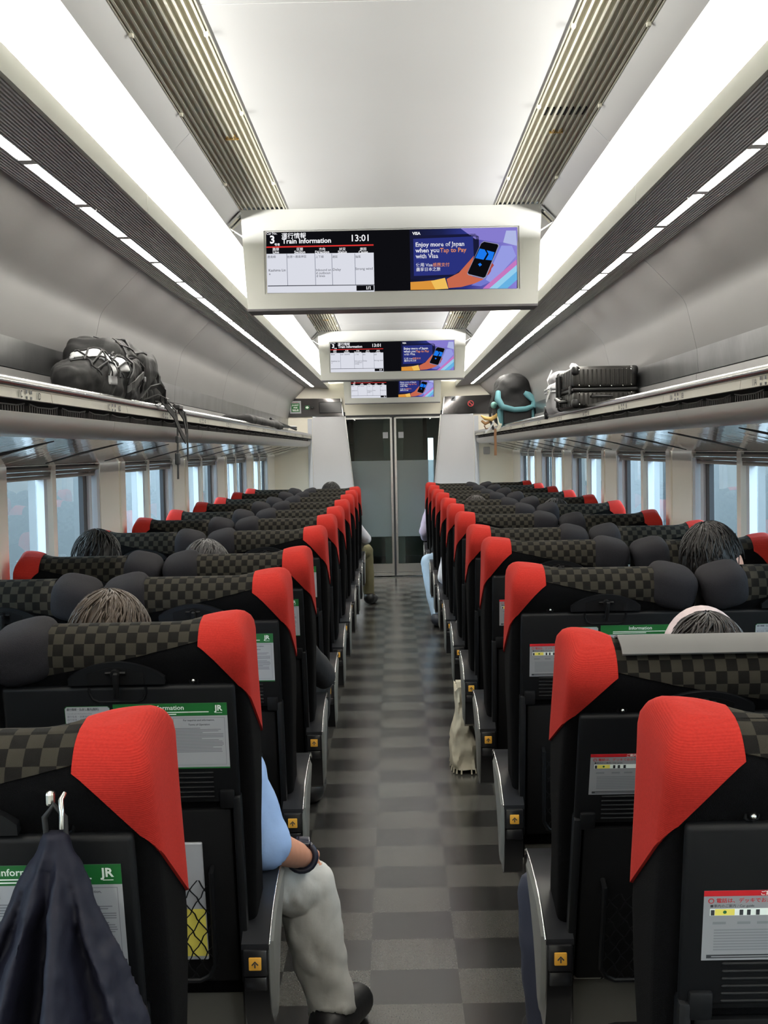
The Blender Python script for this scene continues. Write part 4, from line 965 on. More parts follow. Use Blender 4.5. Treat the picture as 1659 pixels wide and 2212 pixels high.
def seated_person(label, side, k, seat, top, hx=None, shirt=('shirt', (90, 90, 90)), pants=('pants', (40, 40, 44)), hair=('hair_black', (12, 11, 12)), shoe=('shoe_black', (20, 20, 22)), J=None, voxel=0.014, hair_len=0.0, head_rot=(0, 0, 0), hdy=0.0, long_sleeve=True):
    xs = side * (XA if seat == 'a' else XC); y0 = ROWY(k); hx = xs if hx is None else hx
    hy = y0 + 0.235 + hdy; hc = Vector((hx, hy, top - 0.108))
    P = {'pelvis': (xs, y0 + 0.40, 0.56), 'spine': (xs, y0 + 0.35, 0.72), 'chest': ((xs * 1.4 + hx * 0.6) / 2, y0 + 0.30, top - 0.40), 'neck': ((xs + hx * 3) / 4, y0 + 0.26 + hdy * 0.7, top - 0.26)}
    for s in (-1, 1):
        n = 'L' if s < 0 else 'R'
        P.update({'sh' + n: (P['chest'][0] + s * 0.165, y0 + 0.29, top - 0.335), 'el' + n: (xs + s * 0.205, y0 + 0.43, 0.62), 'wr' + n: (xs + s * 0.12, y0 + 0.64, 0.615), 'hd' + n: (xs + s * 0.10, y0 + 0.70, 0.605),
                  'hip' + n: (xs + s * 0.09, y0 + 0.42, 0.535), 'kn' + n: (xs + s * 0.11, y0 + 0.82, 0.53), 'an' + n: (xs + s * 0.11, y0 + 0.80, 0.09), 'to' + n: (xs + s * 0.12, y0 + 0.96, 0.045)})
    if J: P.update(J)
    V = {a: Vector(b) for a, b in P.items()}
    caps = []                      # (a, b, ra, rb, region)
    C = lambda a, b, ra, rb, g: caps.append((Vector(a), Vector(b), ra, rb, g))
    C(V['pelvis'] - Vector((0.07, 0, 0)), V['pelvis'] + Vector((0.07, 0, 0)), 0.105, 0.105, 'pants'); C(V['pelvis'], V['spine'], 0.12, 0.115, 'shirt'); C(V['spine'] - Vector((0.05, 0, 0)), V['chest'] - Vector((0.06, 0, 0)), 0.10, 0.105, 'shirt'); C(V['spine'] + Vector((0.05, 0, 0)), V['chest'] + Vector((0.06, 0, 0)), 0.10, 0.105, 'shirt')
    C(V['shL'], V['shR'], 0.062, 0.062, 'shirt'); C(V['chest'], V['neck'], 0.09, 0.058, 'shirt'); C(V['neck'], hc - Vector((0, 0.0, 0.05)), 0.052, 0.056, 'skin')
    for n in 'LR':
        C(V['sh' + n], V['el' + n], 0.056, 0.046, 'shirt'); mid = V['el' + n].lerp(V['wr' + n], 0.85); C(V['el' + n], mid, 0.044, 0.032, 'shirt' if long_sleeve else 'skin'); C(mid, V['wr' + n], 0.03, 0.027, 'skin')
        d = (V['hd' + n] - V['wr' + n]).normalized(); sd = d.cross(Vector((0, 0, 1))).normalized(); s = -1 if n == 'L' else 1
        palm = V['wr' + n] + d * 0.075
        C(V['wr' + n] + d * 0.02 - sd * 0.018, palm - sd * 0.026, 0.018, 0.015, 'skin'); C(V['wr' + n] + d * 0.02 + sd * 0.018, palm + sd * 0.026, 0.018, 0.015, 'skin'); C(V['wr' + n], palm, 0.022, 0.016, 'skin')
        for q, (o_, ln) in enumerate(((-0.03, 0.062), (-0.0105, 0.076), (0.0095, 0.072), (0.029, 0.055))):
            a = palm + sd * o_; b = a + d * ln * 0.55 + Vector((0, 0, -0.006)); c = b + d * ln * 0.4 + Vector((0, 0, -0.022)); C(a, b, 0.0095, 0.0088, 'skin'); C(b, c, 0.0088, 0.0075, 'skin')
        th = V['wr' + n] + d * 0.03 - sd * s * 0.022; C(th, th + d * 0.04 - sd * s * 0.026, 0.0125, 0.0105, 'skin'); C(th + d * 0.04 - sd * s * 0.026, th + d * 0.07 - sd * s * 0.028 + Vector((0, 0, -0.008)), 0.0105, 0.0085, 'skin')
        C(V['hip' + n], V['kn' + n], 0.088, 0.066, 'pants'); C(V['kn' + n], V['kn' + n].lerp(V['an' + n], 0.35), 0.066, 0.060, 'pants'); C(V['kn' + n].lerp(V['an' + n], 0.35), V['an' + n], 0.060, 0.046, 'pants')
        C(V['an' + n] + Vector((0, -0.03, -0.035)), V['to' + n], 0.05, 0.042, 'shoe')
    mb = MB()
    for a, b, ra, rb, g in caps: mb.capsule(a, b, ra, rb, 14, 4)
    # head: skull, jaw, nose, brow, ears; faces the door (+Y)
    Rm = Euler(head_rot).to_matrix(); h = lambda q: hc + Rm @ Vector(q)
    def he(c, r): mb.ellipsoid(h(c), r, 20, 14, head_rot)
    he((0, 0, 0.0), (0.076, 0.095, 0.10)); he((0, 0.03, -0.055), (0.056, 0.062, 0.065)); mb.capsule(h((0, 0.093, -0.01)), h((0, 0.112, -0.045)), 0.009, 0.014, 10, 3)
    he((0, 0.088, -0.078), (0.026, 0.012, 0.011)); mb.capsule(h((-0.035, 0.085, 0.012)), h((0.035, 0.085, 0.012)), 0.012, 0.012, 10, 3)
    for s in (-1, 1): he((s * 0.080, -0.002, -0.022), (0.012, 0.020, 0.033))
    me = solid_remesh(mb, voxel, 2)
    reg = []
    for f in me.polygons:
        c = f.center; best = ('skin', (c - hc).length - 0.10)
        for a, b, ra, rb, g in caps:
            ab = b - a; t = max(0.0, min(1.0, (c - a).dot(ab) / max(ab.length_squared, 1e-9))); d = (c - a - ab * t).length - (ra + (rb - ra) * t)
            if d < best[1]: best = (g, d)
        reg.append(best[0])
    base = V['pelvis'].copy(); base.z = 0.0
    me.transform(Matrix.Translation(-base))
    root = obj('person', me, 'skin', None, tuple(base)); tag(root, label, 'person')
    mats = {'shirt': mat(shirt[0], shirt[1], 0.85, bump=0.3, bscale=60, noise=0.05, nscale=20), 'pants': mat(pants[0], pants[1], 0.85, bump=0.3, bscale=50, noise=0.05, nscale=20), 'shoe': mat(shoe[0], shoe[1], 0.5)}
    for g, nm in (('pants', 'trousers'), ('shirt', 'shirt'), ('shoe', 'shoes')):
        ids = [i for i, r_ in enumerate(reg) if r_ == g]
        if g == 'shoe':
            for s, q in ((-1, V['toL']), (1, V['toR'])):
                other = V['toR'] if s < 0 else V['toL']; sel = [i for i in ids if (me.polygons[i].center + base - q).length < (me.polygons[i].center + base - other).length]
                if sel: obj('shoe', split_faces(me, sel, 0.006, 'shoe'), mats[g], root)
            continue
        pm = split_faces(me, ids, 0.007 if g == 'shirt' else 0.009, nm); fold(pm, 0.014 if voxel < 0.01 else 0.009, 8, hash_seed(label)); obj(nm, pm, mats[g], root)
    # eyes
    for s in (-1, 1):
        e = MB().ellipsoid(h((s * 0.031, 0.084, -0.008)) - base, (0.012, 0.010, 0.009), 12, 8).build('eye', mat('eye_white', (225, 222, 218), 0.2), root, smooth=180)
        MB().ellipsoid(h((s * 0.031, 0.0925, -0.008)) - base, (0.005, 0.003, 0.005), 10, 6).build('iris', mat('eye_dark', (30, 22, 18), 0.2), e, smooth=180)
    # hair: thick cap with combed ridges, open at the face
    hm = hair_mat(*hair); hb = MB(); n, m = 64, 34; vs = []; rnd = random.Random(hash_seed(label))
    ph = [rnd.random() * 6 for _ in range(4)]
    lo_ = -0.052 - hair_len
    for i in range(m + 1):
        th = PI * i / m * 0.78
        for j in range(n):
            a = 2 * PI * j / n; sx_, sy_ = math.sin(a), -math.cos(a)
            swirl = a * 1.0 + th * 1.3
            rr = 1.0 + 0.045 * math.sin(swirl * 9 + ph[0]) * math.sin(th) * 0.5 + 0.05 * mnoise.noise(Vector((sx_ * 3 + ph[1], sy_ * 3, th * 2.5))) + 0.03 * mnoise.noise(Vector((swirl * 5, th * 1.5, ph[2])))
            x = 0.088 * math.sin(th) * sx_ * rr; y = -0.006 + 0.106 * math.sin(th) * sy_ * rr; z = 0.004 + 0.110 * math.cos(th) * rr
            if z < lo_ + 0.0: z = lo_ + (z - lo_) * 0.3
            if y > 0.04:      # hairline at the forehead
                z = max(z, 0.052 + 0.01 * math.sin(a * 7)); 
                x *= 0.95
            elif z < 0.006 and y > -0.04: x *= 0.84
            elif y > 0.005 and z < -0.01: z = -0.01 + (z + 0.01) * 0.35
            vs.append(h((x, y, z)) - base)
    fs = [(i * n + j, i * n + (j + 1) % n, (i + 1) * n + (j + 1) % n, (i + 1) * n + j) for i in range(m) for j in range(n)] + [tuple(range(n))]
    fs.append(tuple(range((m + 1) * n - 1, m * n - 1, -1)))
    hb.add(vs, fs)
    for q in range(340):          # loose locks that run from the crown over the cap
        a0 = rnd.random() * 2 * PI; t0 = rnd.random() * 0.9 + 0.05; ln = 0.35 + rnd.random() * 0.55; lift = 1.0 + rnd.random() * 0.05; pts = []
        for k2 in range(6):
            th = t0 + ln * k2 / 5; a = a0 + 0.35 * math.sin(k2 * 0.6 + q) * 0.3 - 0.25 * k2 / 5
            sx_, sy_ = math.sin(a), -math.cos(a); z = 0.006 + 0.112 * math.cos(th) * lift
            if (sy_ > 0.35 and z < 0.05) or z < lo_ - 0.005: break
            pts.append(h((0.091 * math.sin(th) * sx_ * lift, -0.006 + 0.109 * math.sin(th) * sy_ * lift, z)) - base)
        if len(pts) >= 3: hb.tube(pts, [0.0026 - 0.0018 * abs(k2 / (len(pts) - 1) - 0.35) for k2 in range(len(pts))], 4)
    hb.build('hair', hm, root, smooth=180)
    return root, h, base
def hash_seed(s): return sum((i + 1) * ord(c) for i, c in enumerate(s)) % 997
P_L2 = seated_person('person in pale blue shirt and light grey trousers, one leg in the aisle', -1, 1, 'a', 1.175, hx=-0.645, shirt=('shirt_blue', (150, 180, 226)), pants=('pants_pale', (196, 196, 192)), hair=('hair_brown', (52, 42, 33)), voxel=0.008,
    long_sleeve=False, J={'shR': (-0.40, 2.90, 0.84), 'elR': (-0.312, 2.88, 0.60), 'wrR': (-0.245, 3.03, 0.525), 'hdR': (-0.245, 3.13, 0.50), 'hipR': (-0.44, 3.00, 0.50), 'knR': (-0.245, 3.16, 0.415), 'anR': (-0.195, 3.20, 0.09), 'toR': (-0.135, 3.33, 0.045)})
r_, h_, b_ = P_L2       # wristwatch on the resting hand
wr = Vector((-0.245, 3.03, 0.525)); dd = (Vector((-0.245, 3.13, 0.50)) - wr).normalized()
ws = MB(); u = dd.orthogonal().normalized(); w2 = dd.cross(u)
ws.tube([wr + (u * math.cos(t) + w2 * math.sin(t)) * 0.033 - b_ for t in [i * PI / 10 for i in range(21)]], 0.0075, 8)
wt = empty('wristwatch', (0, 0, 0)); wt.location = (wr.x, wr.y, wr.z); tag(wt, 'dark wristwatch on the wrist resting over light grey trousers', 'watch')
o = ws.build('band', mat('watch_navy', (24, 28, 46), 0.4), wt, smooth=60); o.location = Vector(b_) - wr
MB().rbox((0.004, 0, 0.036), (0.036, 0.036, 0.012), 0.005, 3, (0.2, 0.1, 0.1)).build('case', mat('watch_face', (30, 32, 44), 0.15), wt, smooth=60)
seated_person('person with greying hair in black clothes, aisle seat beside the thick-black-haired passenger', -1, 3, 'a', 1.15, hx=-0.72, shirt=('shirt_black', (22, 22, 25)), pants=('pants_black', (20, 20, 22)), hair=('hair_grey', (44, 42, 42)), J={'elR': (-0.30, 5.08, 0.60), 'wrR': (-0.33, 5.30, 0.60), 'knR': (-0.36, 5.42, 0.52), 'anR': (-0.38, 5.44, 0.09), 'toR': (-0.37, 5.58, 0.045)})
seated_person('person with thick black hair in the window seat below the rucksack straps', -1, 3, 'w', 1.195, hx=-1.13, shirt=('shirt_slate', (60, 64, 74)), hair=('hair_black', (12, 11, 12)))
seated_person('person with black hair, white shirt and khaki trousers in the row nearest the glass door', -1, 10, 'a', 1.19, hx=-0.58, shirt=('shirt_white', (214, 214, 220)), pants=('pants_khaki', (104, 98, 70)), J={'elR': (-0.278, 12.05, 0.66), 'wrR': (-0.33, 12.25, 0.60), 'knR': (-0.285, 12.38, 0.52), 'anR': (-0.262, 12.42, 0.10), 'toR': (-0.225, 12.58, 0.045)})
P_R2 = seated_person('person with dark hair and a pale headband in a reclined seat', 1, 1, 'a', 1.10, hx=0.675, hdy=0.0, shirt=('shirt_navy', (36, 40, 58)), pants=('pants_navy', (34, 38, 54)), hair=('hair_dark', (22, 17, 16)), J={'elL': (0.44, 3.05, 0.60), 'wrL': (0.48, 3.25, 0.59), 'knL': (0.345, 3.10, 0.40), 'anL': (0.335, 3.02, 0.10), 'toL': (0.325, 3.15, 0.045), 'hipL': (0.47, 2.98, 0.50)})
r_, h_, b_ = P_R2
hbnd = MB(); pts = [h_((0.093 * math.cos(t), 0.012 + 0.02 * math.sin(t), 0.008 + 0.113 * math.sin(t))) for t in [PI * i / 18 for i in range(19)]]
hbnd.ribbon(pts, (0.0, 0.034, 0.012), 0.006)
o = hbnd.build('headband', mat('headband_pale', (176, 160, 160), 0.7, noise=0.1, nscale=60), None, smooth=50); tag(o, 'pale pink headband worn on dark hair', 'headband')
seated_person('person with tousled dark hair and one ear showing, leaning across the window seat', 1, 2, 'w', 1.24, hx=0.945, shirt=('shirt_dusk', (48, 52, 66)), hair=('hair_soft', (18, 15, 14)), head_rot=(math.radians(12), math.radians(-10), math.radians(-24)), hdy=0.04)
seated_person('person with black hair in the window seat one row behind the white-sleeved passenger', 1, 6, 'w', 1.16, hx=0.97, hair=('hair_black', (12, 11, 12)))
seated_person('person with brown hair and white sleeve resting on the aisle armrest', 1, 7, 'a', 1.15, hx=0.55, shirt=('shirt_white', (214, 214, 220)), hair=('hair_umber', (30, 24, 19)), J={'shL': (0.40, 8.93, 0.84), 'elL': (0.33, 8.90, 0.60), 'wrL': (0.36, 9.12, 0.575)})
seated_person('person in light blue trousers whose shoe reaches into the aisle', 1, 9, 'a', 1.10, shirt=('shirt_black', (22, 22, 25)), pants=('pants_sky', (176, 200, 222)), shoe=('shoe_slate', (48, 52, 62)), J={'elL': (0.35, 11.05, 0.62), 'knL': (0.285, 11.02, 0.52), 'anL': (0.335, 10.78, 0.10), 'toL': (0.33, 10.90, 0.045)})
seated_person('person in a lavender shirt with an elbow over the aisle near the door', 1, 11, 'a', 1.12, shirt=('shirt_lavender', (206, 196, 222)), pants=('pants_white', (196, 196, 204)), J={'shL': (0.37, 12.93, 0.88), 'elL': (0.285, 12.92, 0.66), 'wrL': (0.30, 13.12, 0.58)})

# ================================================================== LUGGAGE ON THE RACKS
ZR = R(0.1745)                       # top of the rack shelf
mat('nylon_black', (9, 9, 10), 0.8, bump=0.35, bscale=35, noise=0.12, nscale=14)
mat('nylon_dark', (17, 17, 19), 0.75, bump=0.35, bscale=40, noise=0.12, nscale=20)
mat('webbing', (15, 15, 17), 0.7); mat('buckle', (12, 12, 13), 0.35)
mat('net_white', (196, 198, 200), 0.7)
def soft(mb, voxel=0.012, smooth=4, disp=0.006, dscale=14, seed=1.0): return solid_remesh(mb, voxel, smooth, disp, dscale, seed)
from mathutils.bvhtree import BVHTree
def bvh_of(me):
    return BVHTree.FromPolygons([v.co.copy() for v in me.vertices], [tuple(p.vertices) for p in me.polygons])
def drape(bv, pts, up=0.004, n=5):
    """pts as (y, angle, ...) pairs: angle 0 = aisle side, 90 = top; the line is laid on the bag's surface"""
    out = []
    for k in range(len(pts) - 1):
        for q in range(n if k < len(pts) - 2 else n + 1):
            t = q / n; y = pts[k][0] + (pts[k + 1][0] - pts[k][0]) * t; a = math.radians(pts[k][1] + (pts[k + 1][1] - pts[k][1]) * t)
            d = Vector((math.cos(a), 0, math.sin(a))); c = Vector((0.0, y, 0.07)); hit = bv.ray_cast(c + d * 0.6, -d)
            if hit[0] is not None: out.append(hit[0] + d * up)
    return out
# ---- big black rucksack at the back and the smaller one lying in front of it
r = empty('rucksack', (-1.085, 4.98, ZR)); tag(r, 'large black rucksack lying behind another on the overhead rack', 'rucksack')
b = MB(); b.rbox((0.0, -0.02, 0.125), (0.21, 0.70, 0.23), 0.06, 4); b.rbox((-0.01, -0.10, 0.21), (0.17, 0.46, 0.10), 0.035, 3, (math.radians(3), 0, 0)); b.rbox((0.05, 0.30, 0.10), (0.16, 0.20, 0.18), 0.06, 3); b.rbox((0.03, 0.10, 0.16), (0.20, 0.16, 0.16), 0.05, 3, (0.3, 0, 0))
bm_ = soft(b, 0.011, 4, 0.016, 10, 2.0); bv = bvh_of(bm_); obj('body', bm_, 'nylon_black', r)
b = MB(); b.rbox((0.075, 0.20, 0.15), (0.10, 0.26, 0.12), 0.04, 3, (0.35, 0.1, 0)); obj('side_pocket', soft(b, 0.009, 3, 0.010, 18, 3.0), 'nylon_dark', r)
b = MB(); b.rbox((0.085, 0.28, 0.06), (0.07, 0.18, 0.09), 0.03, 3, (0.2, 0, 0)); obj('side_pocket', soft(b, 0.009, 3, 0.008, 18, 4.0), 'nylon_dark', r)
for y_ in (-0.22, -0.02, 0.16, 0.30):
    p_ = drape(bv, [(y_, -15), (y_ + 0.02, 40), (y_ + 0.03, 95)])
    if len(p_) > 2: MB().ribbon(p_, (0, 0.024, 0), 0.004).build('strap', 'webbing', r)
p_ = drape(bv, [(-0.30, 62), (-0.05, 58), (0.15, 50), (0.32, 40)]); MB().tube(p_, 0.0035, 6).build('zip', 'nylon_dark', r, smooth=60)
MB().tube([(0.10, 0.33, 0.16), (0.13, 0.37, 0.10), (0.12, 0.38, 0.04)], 0.012, 8).build('handle', 'webbing', r, smooth=60)
r = empty('rucksack', (-1.055, 4.60, ZR + 0.006)); tag(r, 'smaller black rucksack with white elastic netting, lying over the rack rail', 'rucksack')
b = MB(); b.rbox((0, 0.0, 0.075), (0.20, 0.56, 0.14), 0.05, 4); b.rbox((0.015, 0.15, 0.10), (0.19, 0.30, 0.13), 0.05, 4, (0.15, 0, 0)); b.ellipsoid((0.0, -0.27, 0.07), (0.085, 0.13, 0.07)); b.rbox((0.02, -0.12, 0.125), (0.13, 0.26, 0.08), 0.035, 3, (-0.1, 0, 0)); b.ellipsoid((0.06, 0.02, 0.12), (0.05, 0.10, 0.05))
bm_ = soft(b, 0.009, 3, 0.016, 13, 5.0); bv = bvh_of(bm_)
sel = [f.index for f in bm_.polygons if -0.27 < f.center.y + 0.05 * math.sin(f.center.z * 40) < 0.02 and ((f.center.z > 0.115 and f.normal.z > -0.2 and f.center.x > -0.03) or (f.center.y < -0.13 and f.center.x > 0.05 and f.center.z > 0.06 and f.center.y > -0.25))]
obj('white_lining', split_faces(bm_, sel, 0.003, 'white_lining'), 'net_white', r); obj('body', bm_, 'nylon_black', r)
b = MB(); b.rbox((0.085, 0.14, 0.095), (0.06, 0.26, 0.11), 0.03, 3, (0.35, 0, 0)); obj('front_pocket', soft(b, 0.008, 3, 0.010, 22, 6.0), 'nylon_dark', r)
for k_ in range(9):
    y_ = -0.30 + k_ * 0.042; z_ = 0.035 if k_ % 2 else -0.02
    p_ = drape(bv, [(y_, 10), (y_ + z_, 38), (y_ - z_ * 0.6, 62), (y_ + z_, 100)], 0.006); MB().tube(p_, 0.0034, 6).build('bungee_cord', 'webbing', r, smooth=60)
for a_ in (32, 50, 72): MB().tube(drape(bv, [(-0.31, a_ - 6), (-0.22, a_ + 5), (-0.12, a_ - 5), (0.0, a_ + 4), (0.08, a_)], 0.007), 0.0034, 6).build('bungee_cord', 'webbing', r, smooth=60)
MB().ribbon(drape(bv, [(0.0, 5), (0.10, 45), (0.20, 60), (0.28, 20)], 0.012), (0.004, 0, 0.022), 0.005).build('strap', 'webbing', r)
MB().ribbon(drape(bv, [(-0.02, -10), (0.10, 8), (0.22, 20), (0.27, -5)], 0.014), (0.0, 0.01, 0.024), 0.005).build('strap', 'webbing', r)
MB().tube(drape(bv, [(-0.02, 60), (0.12, 70), (0.22, 45), (0.28, 10)], 0.010), 0.004, 6).build('drawcord', 'nylon_dark', r, smooth=60)
MB().rbox((0.125, 0.25, 0.10), (0.008, 0.012, 0.02), 0.003).build('cord_end', 'card_grey', r)
# straps that hang down over the rail: belong to the rucksack in front
for nm, pts, w in (('hanging_strap', [(0.10, 0.36, 0.03), (0.13, 0.50, 0.055), (0.135, 0.62, 0.045), (0.145, 0.72, 0.012), (0.15, 0.78, 0.00), (0.152, 0.80, -0.06), (0.15, 0.80, -0.16), (0.148, 0.80, -0.285)], (0.0, 0.028, 0.0)),
                   ('hanging_strap', [(0.12, 0.60, 0.045), (0.15, 0.72, -0.02), (0.155, 0.86, -0.09), (0.155, 0.98, -0.125), (0.152, 1.02, -0.09), (0.145, 1.0, -0.02), (0.13, 0.96, 0.015)], (0.0, 0.012, 0.026)),
                   ('hanging_strap', [(0.11, 0.55, 0.03), (0.125, 0.80, 0.035), (0.135, 0.95, 0.022), (0.148, 1.02, 0.0), (0.15, 1.06, -0.06), (0.15, 1.065, -0.21)], (0.0, 0.03, 0.0)),
                   ('strap_loop', [(0.09, 0.32, 0.025), (0.11, 0.40, 0.075), (0.125, 0.52, 0.09), (0.13, 0.62, 0.07), (0.12, 0.66, 0.025)], (0.016, 0.0, 0.016))):
    MB().ribbon(pts, w, 0.004).build(nm, 'webbing', r)
for c, sz in (((0.148, 0.80, -0.20), (0.016, 0.042, 0.05)), ((0.15, 0.80, -0.12), (0.012, 0.036, 0.03)), ((0.135, 0.92, 0.018), (0.03, 0.10, 0.02)), ((0.13, 0.66, 0.035), (0.02, 0.06, 0.024))):
    MB().rbox(c, sz, 0.004, 2).build('buckle', 'buckle', r)
# ---- flat black bag near the bulkhead
r = empty('garment_bag', (-1.06, 10.0, ZR)); tag(r, 'flat black bag with a folded black stand at the rack end near the bulkhead', 'bag')
b = MB(); b.rbox((0.02, -0.35, 0.045), (0.22, 2.2, 0.07), 0.032, 3); b.rbox((0.05, 0.75, 0.04), (0.18, 0.5, 0.06), 0.028, 3); obj('body', soft(b, 0.016, 4, 0.008, 6, 1.0), 'nylon_black', r)
for q in ((0.04, 0.075), (0.06, 0.02)): MB().tube([(0.03, 0.9, q[1] + 0.03), (0.16, 2.0, q[0] - 0.01)], 0.011, 8).build('folded_leg', 'buckle', r, smooth=60)
# ---- dark ribbed suitcase
r = empty('suitcase', (1.036, 6.67, ZR)); tag(r, 'dark ribbed hard-shell suitcase lying flat on the overhead rack', 'suitcase')
mat('case_dark', (46, 45, 43), 0.36, 0.55, noise=0.06, nscale=10); mat('case_trim', (20, 20, 21), 0.4, 0.3)
L_, Wd, Hh = 0.60, 0.315, 0.205
for z0, z1 in ((0.012, Hh / 2 - 0.006), (Hh / 2 + 0.006, Hh + 0.012)):
    MB().rbox((0, 0, (z0 + z1) / 2), (Wd, L_, z1 - z0), 0.022, 4).build('shell', 'case_dark', r, smooth=50)
    for i in range(13):
        x = -Wd / 2 + 0.03 + i * (Wd - 0.06) / 12
        MB().rbox((x, -L_ / 2, (z0 + z1) / 2), (0.008, 0.006, (z1 - z0) * 0.72), 0.0025, 1).build('rib', 'case_dark', r)
    for i in range(9):
        y = -L_ / 2 + 0.05 + i * (L_ - 0.1) / 8
        MB().rbox((-Wd / 2, y, (z0 + z1) / 2), (0.006, 0.012, (z1 - z0) * 0.72), 0.0025, 1).build('rib', 'case_dark', r)
MB().rbox((0, 0, Hh / 2 + 0.0), (Wd + 0.005, L_ + 0.005, 0.016), 0.006, 2).build('seam_band', 'case_trim', r)
for sx_ in (-1, 1):
    for z in (0.03, Hh / 2 - 0.018, Hh / 2 + 0.02, Hh - 0.008):
        MB().ellipsoid((sx_ * (Wd / 2 - 0.03), -L_ / 2 - 0.003, z), (0.004, 0.003, 0.004), 10, 6).build('rivet', 'metal_pin', r, smooth=180)
for i in range(4): MB().ellipsoid((-0.08 + i * 0.055, -L_ / 2 - 0.004, Hh / 2 + 0.016), (0.0035, 0.003, 0.0035), 10, 6).build('rivet', 'metal_pin', r, smooth=180)
for sx_, sy_ in ((-1, -1), (1, -1), (-1, 1), (1, 1)):
    for z in (0.035, Hh - 0.012): MB().rbox((sx_ * (Wd / 2 - 0.016), sy_ * (L_ / 2 - 0.016), z), (0.044, 0.044, 0.05), 0.018, 3).build('corner_guard', 'case_trim', r, smooth=50)
MB().tube([(0.03, -L_ / 2, Hh / 2 - 0.035), (0.03, -L_ / 2 - 0.022, Hh / 2 - 0.035), (-0.07, -L_ / 2 - 0.022, Hh / 2 - 0.035), (-0.07, -L_ / 2, Hh / 2 - 0.035)], 0.007, 8).build('carry_handle', 'case_trim', r, smooth=60)
MB().tube([(-Wd / 2, -0.08, 0.05), (-Wd / 2 - 0.035, -0.08, 0.05), (-Wd / 2 - 0.035, 0.10, 0.07), (-Wd / 2, 0.10, 0.07)], 0.009, 8).build('pull_handle', 'case_trim', r, smooth=60)
for y in (-0.22, 0.22): MB().rbox((-Wd / 2 - 0.004, y, Hh / 2), (0.01, 0.05, 0.04), 0.004, 2).build('latch', 'case_trim', r)
for y in (0.12, 0.22): MB().tube([(-Wd / 2 - 0.012, y, 0.03), (-Wd / 2 - 0.012, y, 0.19)], 0.008, 8).build('trolley_bar', 'case_trim', r, smooth=60)
# ---- silver case with pale straps
r = empty('silver_case', (1.03, 7.72, ZR)); tag(r, 'upright light grey hard case with white ties between the suitcase and the teal rucksack', 'suitcase')
mat('case_silver', (176, 176, 180), 0.4, 0.2, noise=0.04, nscale=8)
MB().rbox((0, 0, 0.105), (0.22, 0.36, 0.20), 0.05, 4).build('shell', 'case_silver', r, smooth=50); MB().rbox((-0.01, 0.02, 0.225), (0.16, 0.24, 0.09), 0.04, 4).build('lid', 'case_silver', r, smooth=50)
MB().rbox((0, 0, 0.165), (0.228, 0.368, 0.014), 0.005, 2).build('seam_band', 'card_white', r); MB().rbox((0, 0, 0.145), (0.228, 0.368, 0.01), 0.004, 2).build('seam_band', 'case_silver', r)
MB().rbox((-0.116, -0.05, 0.13), (0.012, 0.05, 0.05), 0.004, 2).build('latch', 'metal_pin', r)
MB().ribbon([(0.02, -0.15, 0.30), (0.06, -0.185, 0.26), (0.085, -0.19, 0.18), (0.10, -0.20, 0.10), (0.13, -0.22, 0.05)], (0.02, 0.0, 0.012), 0.003).build('white_tie', 'net_white', r)
MB().ribbon([(-0.10, -0.10, 0.27), (-0.13, -0.12, 0.21), (-0.115, -0.13, 0.15), (-0.135, -0.10, 0.09)], (0.0, 0.022, 0.01), 0.003).build('white_tie', 'net_white', r)
b = MB(); b.rbox((0.02, -0.12, 0.29), (0.03, 0.04, 0.04), 0.012, 2, (0.3, 0.5, 0.2)); obj('white_knot', soft(b, 0.006, 2, 0.006, 40, 2), 'net_white', r)
for z in (0.02, 0.05): MB().tube([(-0.10, 0.30, z), (-0.06, 0.30, z)], 0.026, 12).build('wheel', 'gasket', r, smooth=60)
# ---- teal and black hiking rucksack
r = empty('hiking_rucksack', (1.03, 11.3, ZR)); tag(r, 'tall black hiking rucksack with teal shoulder straps at the rack end', 'rucksack')
mat('teal', (84, 132, 140), 0.75, bump=0.3, bscale=50); mat('teal_pale', (120, 168, 160), 0.75); mat('straw', (206, 170, 100), 0.6)
b = MB(); b.rbox((0.02, 0.02, 0.20), (0.36, 0.44, 0.38), 0.11, 5); b.ellipsoid((0.03, 0.0, 0.34), (0.18, 0.22, 0.13)); obj('body', soft(b, 0.013, 5, 0.014, 8, 8.0), 'nylon_black', r)
MB().rbox((0.03, -0.215, 0.09), (0.24, 0.05, 0.14), 0.02, 3).build('lumbar_pad', 'nylon_dark', r, smooth=50)
b = MB(); b.tube([(-0.13, -0.20, 0.30), (-0.14, -0.25, 0.24), (-0.10, -0.26, 0.17), (0.0, -0.255, 0.145), (0.10, -0.25, 0.15), (0.155, -0.24, 0.17)], [0.022, 0.03, 0.028, 0.024, 0.024, 0.02], 10); b.build('shoulder_strap', 'teal', r, smooth=60)
MB().tube([(0.165, -0.23, 0.16), (0.18, -0.22, 0.22), (0.12, -0.23, 0.27), (0.09, -0.23, 0.29)], [0.03, 0.034, 0.03, 0.018], 10).build('shoulder_strap', 'teal', r, smooth=60)
MB().rbox((-0.115, -0.20, 0.08), (0.05, 0.06, 0.16), 0.02, 3).build('hip_wing', 'teal', r, smooth=50); MB().rbox((0.16, -0.20, 0.09), (0.03, 0.05, 0.15), 0.012, 3).build('hip_wing', 'teal', r, smooth=50)
MB().ellipsoid((-0.165, -0.15, 0.19), (0.028, 0.03, 0.03)).build('foam_tag', 'teal_pale', r, smooth=180)
MB().rbox((0.06, -0.245, 0.135), (0.018, 0.008, 0.014), 0.003).build('badge', 'straw', r)
MB().ribbon([(-0.10, -0.19, 0.16), (-0.13, -0.22, 0.08), (-0.12, -0.23, 0.02), (-0.14, -0.22, -0.02)], (0.03, 0, 0), 0.004).build('cloth_strap', mat('cream_cloth', (216, 214, 196), 0.8), r)
